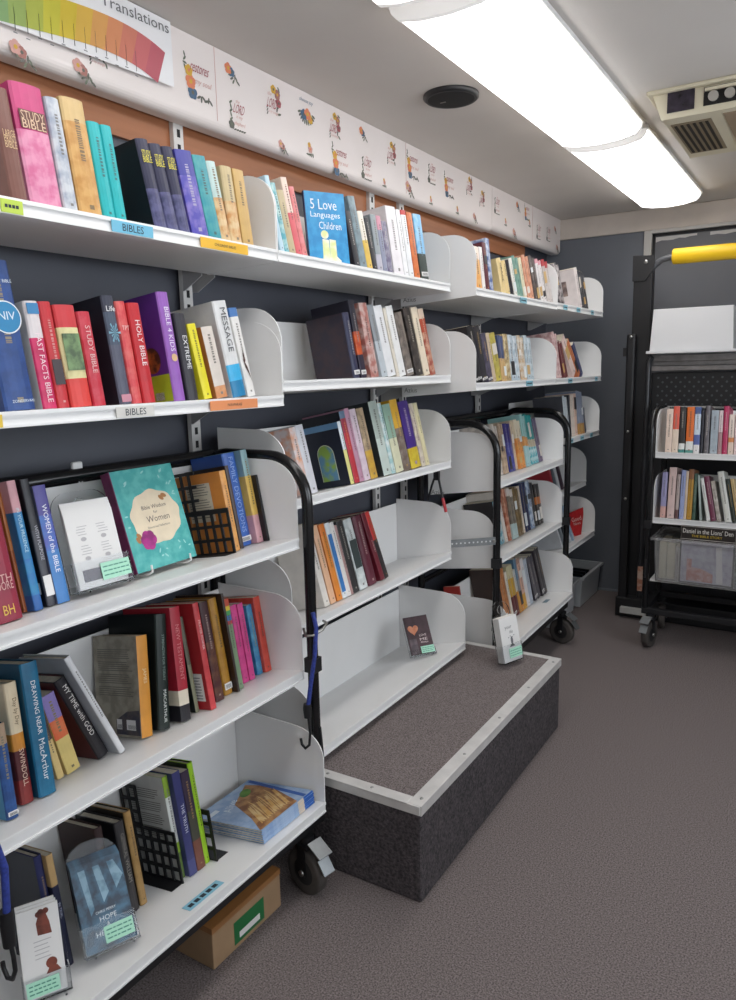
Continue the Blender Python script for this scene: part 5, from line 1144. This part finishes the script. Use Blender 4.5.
MB().lathe([(.0095, 0), (.0105, -.02), (.009, -.055)], T3(-.953, .53, z(-.742)), 14).build('ferrule', PLBLACK, t)
hook(t, [(-.952, .53, z(-.79)), (-.947, .53, z(-.812)), (-.946, .53, z(-.835)), (-.955, .53, z(-.853)), (-.968, .53, z(-.857)), (-.976, .53, z(-.845)), (-.977, .53, z(-.835))])
t = thing('bungee_cord', 'short black cord with red tip hanging under the middle bay third shelf', 'bungee cord', T3(0, 0, 0))
MB().tube([(-1.168, 2.25, z(-.436)), (-1.152, 2.25, z(-.383)), (-1.14, 2.25, z(-.352)), (-1.130, 2.25, z(-.348)), (-1.122, 2.25, z(-.381)), (-1.112, 2.25, z(-.425))], .004, 8).build('cord', PLBLACK, t)
MB().tube([(-1.112, 2.25, z(-.425)), (-1.1, 2.25, z(-.472))], .0055, 8).build('red_tip', plain('red_plastic', 'b03038', .4), t)
MB().box((-1.143, 2.243, z(-.365)), (-1.125, 2.257, z(-.332))).build('strap', PLBLACK, t)

# perforated strap tying the bays together
a0, a1 = Vector((-1.122, 2.322, z(-.600))), Vector((-1.003, 2.452, z(-.606)))
xx = (a1 - a0).normalized(); Ms = frame(a0, xx, Vector((0, 0, 1)).cross(xx), Vector((0, 0, 1)))
t = thing('perforated_strap', 'grey perforated metal strap between middle bay and far trolley post', 'strap', Ms)
Ls = (a1 - a0).length
MB().box((0, 0, -.014), (Ls, .002, .014)).build('strap_plate', GALV, t)
hb = MB()
for k in range(11): hb.disc(face_M((.01 + k * Ls / 11, -.0004, 0), (1, 0, 0), (0, 0, 1)), .0033, None, 10)
hb.build('hole', plain('hole_pale', 'd9dcdc', .6), t)
MB().lathe([(.006, 0), (.006, .006)], T3(Ls - .008, 0, 0) @ Matrix.Rotation(PI / 2, 4, 'X'), 6).build('bolt', STEEL, t)

# cable clip on the near trolley's back rail
t = thing('rail_clip', 'small white clip on the near trolley back rail', 'clip', T3(-1.322, .985, z(-.185)))
MB().box((-.004, -.012, -.026), (.006, .012, .016)).build('clip_body', CARD, t, bevel=.003)
MB().tube([(.007, -.008, -.02), (.012, 0, -.03), (.007, .008, -.02)], .002, 8).build('clip_loop', CARD, t)

# ------------------------------------------------------------------ cardboard box under the trolley
t = thing('cardboard_box', 'flat brown cardboard box with green label under the near trolley', 'box', T3(-1.041, 1.006, 0))
MB().box((-.22, 0, .001), (0, .228, .098)).build('carton', KRAFT, t, bevel=.002)
l_ = MB().box((-.001, .066, .012), (.0008, .166, .066)).build('green_label', plain('label_green', '1f6b3a', .5), t)
MB().box((.0006, .082, .021), (.0014, .150, .035)).build('white_strip', CARD, l_)
MB().box((-.22, -.0006, .085), (.0006, .2286, .0985)).build('packing_tape', plain('tape_brown', '8f6238', .35), t)

# ------------------------------------------------------------------ plastic tubs under the corner shelves
def tub(name, label, M, w, d, h, mat, flare=.012, group=None):
    t = thing(name, label, 'plastic tub', M, group)
    mb = MB()
    def ring(z_, g): return [(-g, -g, z_), (w + g, -g, z_), (w + g, d + g, z_), (-g, d + g, z_)]
    o0, o1, i1, i0 = ring(0, -flare), ring(h, 0), ring(h, -.003), ring(.003, -flare - .003)
    vs = o0 + o1 + i1 + i0; fs = [(3, 2, 1, 0)]
    for a in range(3):
        for k in range(4): fs.append((a * 4 + k, a * 4 + (k + 1) % 4, (a + 1) * 4 + (k + 1) % 4, (a + 1) * 4 + k))
    fs.append((12, 13, 14, 15)); mb.add(vs, fs)
    mb.build('tub_body', mat, t, bevel=.022 if mat is FROST else .004)
    r_ = MB()
    for a, b in (((-.012, -.012), (w + .012, .003)), ((-.012, d - .003), (w + .012, d + .012)), ((-.012, .003), (.003, d - .003)), ((w - .003, .003), (w + .012, d - .003))): r_.box((a[0], a[1], h - .012), (b[0], b[1], h))
    r_.build('rim', mat, t)
    return t
Rz = Matrix.Rotation(PI / 2, 4, 'Z')
tub('plastic_tub', 'smoky plastic tub on the floor, nearer one under the corner shelves', T3(-1.085, 3.40, .001) @ Rz, .345, .24, .165, TUBGREY, group='plastic tubs under the corner shelves')
tub('plastic_tub', 'smoky plastic tub on the floor against the end wall', T3(-1.070, 3.79, .001) @ Rz, .355, .24, .165, TUBGREY, group='plastic tubs under the corner shelves')
for k in range(5):
    y = 3.46 + .05 * k
    t = thing('disc_case', ('disc case with white card insert standing' if k == 4 else ('first', 'second', 'third', 'fourth')[k] + ' black disc case') + ' in the nearer plastic tub', 'disc case', T3(-1.115, y, .006), 'disc cases in the nearer plastic tub')
    MB().box((-.13, 0, 0), (0, .014, .178)).build('case', PLBLACK, t, bevel=.001)
    MB().box((-.118, -.0006, .02), (-.012, .0, .165)).build('paper_insert', CARD if k == 4 else P('3a3f52'), t)
for k in range(4):
    t = thing('disc_case', ('first', 'second', 'third', 'last')[k] + ' dark disc case in the tub by the end wall', 'disc case', T3(-1.105, 3.85 + .06 * k, .006), 'disc cases in the tub by the end wall')
    MB().box((-.13, 0, 0), (0, .014, .14)).build('case', PLBLACK, t, bevel=.001)
    MB().box((-.118, -.0006, .02), (-.012, .0, .13)).build('paper_insert', P('43485a'), t)

add_book('B5', -.8075, .160, .011, .238, 0, 'thin red book behind the left post', 'a8352f', dict(dep=.065, cov='b03a34'))
# books and leaflet low in the corner
add_book('E4', 3.40, .012, .030, .20, -10, 'red book leaning left in the row', 'b03a45', dict(dep=.14))
add_book('E4', 3.445, .012, .024, .21, -12, 'slate grey leaning book', '6a7078', dict(dep=.14))
add_book('E4', 3.49, .012, .022, .20, -14, 'pale leaning book', 'cfd0d4', dict(dep=.14))
add_book('E4', 3.54, .012, .026, .19, -14, 'dark plum leaning book', '4a3a44', dict(dep=.14))
SHELF_WORDS['E5'] = 'on the lowest corner shelf'
for k, (c, n) in enumerate((('d0d2d6', 'pale grey leaning booklet'), ('8a9096', 'grey leaning booklet'), ('33363c', 'black leaning booklet'), ('c9ccd0', 'white grey leaning booklet left of the blue one'), ('9fb4c9', 'pale blue leaning booklet'))):
    add_book('E5', 3.43 + .045 * k, .03, .016, .19, -16, n, c, dict(dep=.15))
p0, p1 = sp('E5', 3.735, .07, .002), sp('E5', 3.81, .035, .002)
t = thing('leaflet', 'red leaflet with white script propped open on the lowest corner shelf', 'leaflet', FF(p0, p1, 15))
MB().quad([(-.030, 0, .118), (.098, -.004, .138), (.092, -.004, .105), (.050, -.002, 0), (.004, 0, 0)]).quad([(-.030, .0015, .118), (.004, .0015, 0), (.050, -.0005, 0), (.092, -.0025, .105), (.098, -.0025, .138)]).build('front_page', P('c92f33~b8282c'), t)
MB().quad([(.050, -.002, .0), (.092, -.004, .105), (.085, .03, .08), (.060, .012, 0)]).build('back_page', P('d9a07a'), t)
MB().text('Good', face_M((.034, -.0045, .085), (1, 0, .08), (-.08, 0, 1)), w=.07).text('News', face_M((.034, -.0042, .062), (1, 0, .08), (-.08, 0, 1)), w=.05).build('script_lettering', P('f0d2cc'), t)

# ------------------------------------------------------------------ wheelchair lift folded against the rear door
LY = 3.85
t = thing('wheelchair_lift', 'black folded wheelchair lift with yellow padded bar at the rear door', 'wheelchair lift', T3(0, LY, 0))
for x0 in (-.873, .50):
    MB().box((x0, -.03, .004), (x0 + .085, .03, 1.725)).build('mast', BLACKM, t, bevel=.004)
    pl_ = MB().prism([(-.004, 1.64), (.055, 1.64), (.092, 1.690), (.092, 1.752), (-.004, 1.757)] if x0 < 0 else [(-.02, 1.76), (.0, 1.62), (.097, 1.62), (.097, 1.77)], lambda u, v, q: (x0 + u, q, v), -.038, -.030).build('corner_plate', BLACKM, t)
    MB().lathe([(.010, 0), (.008, -.006), (.001, -.007)], T3(x0 + .055, -.038, 1.725) @ Matrix.Rotation(-PI / 2, 4, 'X'), 14).build('bolt', STEEL, pl_)
bar = MB().tube([(-.815, -.012, 1.655), (-.79, -.012, 1.70), (-.755, -.012, 1.730), (-.72, -.012, 1.738), (-.60, -.012, 1.740), (.40, -.012, 1.740), (.50, -.012, 1.70)], .014, 12).build('top_bar', plain('grey_bar_paint', '4d4e52', .4), t)
MB().lathe([(.001, 0), (.031, .001), (.035, .006), (.035, 1.094), (.031, 1.099), (.001, 1.1)], T3(-.705, -.012, 1.740) @ Matrix.Rotation(PI / 2, 4, 'Y'), 28).build('yellow_padding', plain('yellow_foam', 'f2c518', .5, var=.04), t)
a = MB().box((-.884, -.085, .06), (-.842, -.045, 1.395)).build('side_arm', BLACKM, t, bevel=.010)
for zz in (.62, .95, 1.40): MB().lathe([(.008, 0), (.006, -.005), (.001, -.006)], T3(-.862, -.085, zz - .02) @ Matrix.Rotation(-PI / 2, 4, 'X'), 10).build('bolt', STEEL, a)
MB().box((-.900, -.075, 1.29), (-.884, -.05, 1.33)).build('latch', PLBLACK, a)
MB().box((-.775, -.012, .18), (.49, .012, 1.21)).build('platform', BLACKM, t, bevel=.003)
dots = MB()
for r_ in range(9):
    for c_ in range(28):
        dots.disc(face_M((-.745 + c_ * .040 + (.020 if r_ % 2 else 0), -.0128, 1.185 - r_ * .021), (1, 0, 0), (0, 0, 1)), .0055, None, 8)
dots.build('perforation', plain('perforation_grey', '46484c', .5), t)
for z0, z1, y in ((1.262, 1.292, -.02), (1.218, 1.240, -.035), (1.242, 1.262, -.005)):
    MB().box((-.772, y - .012, z0), (.49, y + .02, z1)).build('platform_rib', plain('worn_grey_steel', '8a8685', .45, .4, var=.25, scale=18), t, bevel=.002)
MB().tube([(-.785, -.05, .10), (-.785, -.05, 1.22), (-.783, -.046, 1.262), (-.775, -.03, 1.282)], .013, 10).build('hand_loop', plain('grey_tube', '3a3b3e', .3, .3), t)
MB().box((-.890, -.10, .004), (.55, .05, .10)).build('base_beam', BLACKM, t, bevel=.004)
MB().box((-.86, -.13, .030), (-.70, -.102, .058)).build('base_plate_label', plain('worn_white_plate', 'b9b8b4', .5), t)
MB().box((-.795, -.064, .135), (-.768, -.060, .26)).build('warning_label', P('b87a62~d9c0b0'), t)

# upturned clear tub on the folded lift
tt = tub('plastic_tub', 'frosted clear tub upside down on top of the wheelchair lift', T3(-.768, 3.99, 1.4985) @ Matrix.Rotation(PI, 4, 'X'), .355, .27, .20, FROST, .010)

# clear bin of books on the trolley in front of the lift
MB().box((.0, -.005, .296), (.84, .27, .305)).build('bin_shelf', WHITE, tC, bevel=.001)
BX, BYC = -.646, 3.376
tub('book_bin', 'clear plastic bin of books on the lift trolley', T3(BX, BYC, .3075), .79, .26, .198, cloudy('clear_bin_plastic', (.95, .95, .96, 1), .88, .09), .010)
bz = .313
for k, (x, w, c, n) in enumerate(((-.630, .030, 'd9d2b8', 'cream book at the left of the clear bin'), (-.597, .032, 'e0d8bd', 'second cream book in the clear bin'), (-.563, .018, 'c9c4bd', 'thin grey cream book in the clear bin'), (-.544, .005, 'b9b4bd', 'thin lilac grey book in the clear bin'))):
    t = thing('paperback_book', n, 'book', T3(x + w / 2, 3.428, bz), 'books in the clear bin')
    mb, tk, pg = book_mesh(w, .165 - .008 * k, .14, [(c, 1.0)], None, False, '6a6458' if k > 1 else None, False); mb.build('cover', [P(q) for q in tk], t); pg.build('page_block', PAGE, t)
t = thing('picture_book', 'black headed lions picture book standing at the front of the clear bin', 'book', T3(-.540, 3.390, bz), 'books in the clear bin')
MB().box((0, 0, 0), (.216, .010, .253)).build('cover', P('2a2422'), t, bevel=.001)
MB().box((.003, .0015, .0005), (.2165, .0085, .2515)).build('page_block', PAGE, t)
MB().text('Daniel in the Lions\' Den', face_M((.107, -.0006, .232), (1, 0, 0), (0, 0, 1)), w=.196, h=.020).build('title_lettering', P('f0ece4'), t)
MB().text('THE BIBLE STORY', face_M((.104, -.0006, .211), (1, 0, 0), (0, 0, 1)), w=.12, h=.010).build('subtitle_lettering', P('d9b83a'), t)
MB().tube([(.002, -.001, .251), (.214, -.001, .251), (.214, -.001, .196), (.002, -.001, .196)], .0012, 6, closed=True).build('pale_border', P('c9c2ba'), t)
pc = MB().quad([(.006, -.0005, .008), (.208, -.0005, .008), (.208, -.0005, .186), (.006, -.0005, .186)]).build('cover_picture', P('c9c6d2~aeaabb'), t)
MB().quad([(.03, -.0008, .014), (.135, -.0008, .012), (.135, -.0008, .05), (.09, -.0008, .07), (.05, -.0008, .075), (.05, -.0008, .11), (.03, -.0008, .11)]).build('pink_figures', P('c4756c~dcb0a4'), pc)
MB().quad([(.15, -.0008, .012), (.175, -.0008, .012), (.165, -.0008, .17), (.142, -.0008, .17)]).build('white_strip', CARD, pc)

# ------------------------------------------------------------------ glowing panes added on the unseen right wall as fill light for the aisle
fill_glow, db = base('fill_glow_pane', .2)
db.inputs['Base Color'].default_value = (.8, .85, .9, 1); db.inputs['Emission Color'].default_value = (.86, .93, 1, 1); db.inputs['Emission Strength'].default_value = FILL_GLOW
def fill_pane(name, lo, hi, ax):
    o = struct(MB().box(lo, hi).build(name, fill_glow)); f = MB()
    e = .04; l = list(lo); h = list(hi)
    u = 1 if ax == 0 else 0
    for k in (0, 1):
        a, b = l[:], h[:]; 
        if k: a[u] = h[u] - .004; b[u] = h[u] + e
        else: a[u] = l[u] - e; b[u] = l[u] + .004
        a[ax] -= .006; b[ax] += .004; f.box(a, b)
        a, b = l[:], h[:]; a[u] -= e; b[u] += e
        if k: a[2] = h[2] - .004; b[2] = h[2] + e
        else: a[2] = l[2] - e; b[2] = l[2] + .004
        a[ax] -= .006; b[ax] += .004; f.box(a, b)
    f.build('fill_pane_frame', plain('fill_pane_frame_grey', '8d8f92', .4), o)
fill_pane('fill_pane_1', (XR - .012, -.75, .92), (XR - .004, .65, 1.74), 0)
fill_pane('fill_pane_2', (XR - .012, 1.15, .92), (XR - .004, 2.75, 1.74), 0)

# ------------------------------------------------------------------ camera and view
cam_d = bpy.data.cameras.new('camera'); cam = bpy.data.objects.new('camera', cam_d); COL.objects.link(cam)
yaw, pitch, roll, fpx = .5595, .169, -.0223, 752
fwd = Vector((-math.sin(yaw) * math.cos(pitch), math.cos(yaw) * math.cos(pitch), -math.sin(pitch)))
rt = Vector((math.cos(yaw), math.sin(yaw), 0)); up = rt.cross(fwd)
r2 = rt * math.cos(roll) + up * math.sin(roll); u2 = up * math.cos(roll) - rt * math.sin(roll)
cam.matrix_world = frame((0, 0, CAM_Z), r2, u2, -fwd)
cam_d.sensor_fit = 'VERTICAL'; cam_d.sensor_height = 36; cam_d.lens = fpx / 1000 * 36
cam_d.clip_start = .02
SC.camera = cam
wd = bpy.data.worlds.new('room_world'); SC.world = wd; wd.use_nodes = True
wd.node_tree.nodes['Background'].inputs['Color'].default_value = (.5, .55, .6, 1)
wd.node_tree.nodes['Background'].inputs['Strength'].default_value = .0
vs = SC.view_settings
vs.view_transform = 'Standard'; vs.look = 'None'; vs.exposure = -0.07; vs.gamma = 1; vs.use_curve_mapping = False
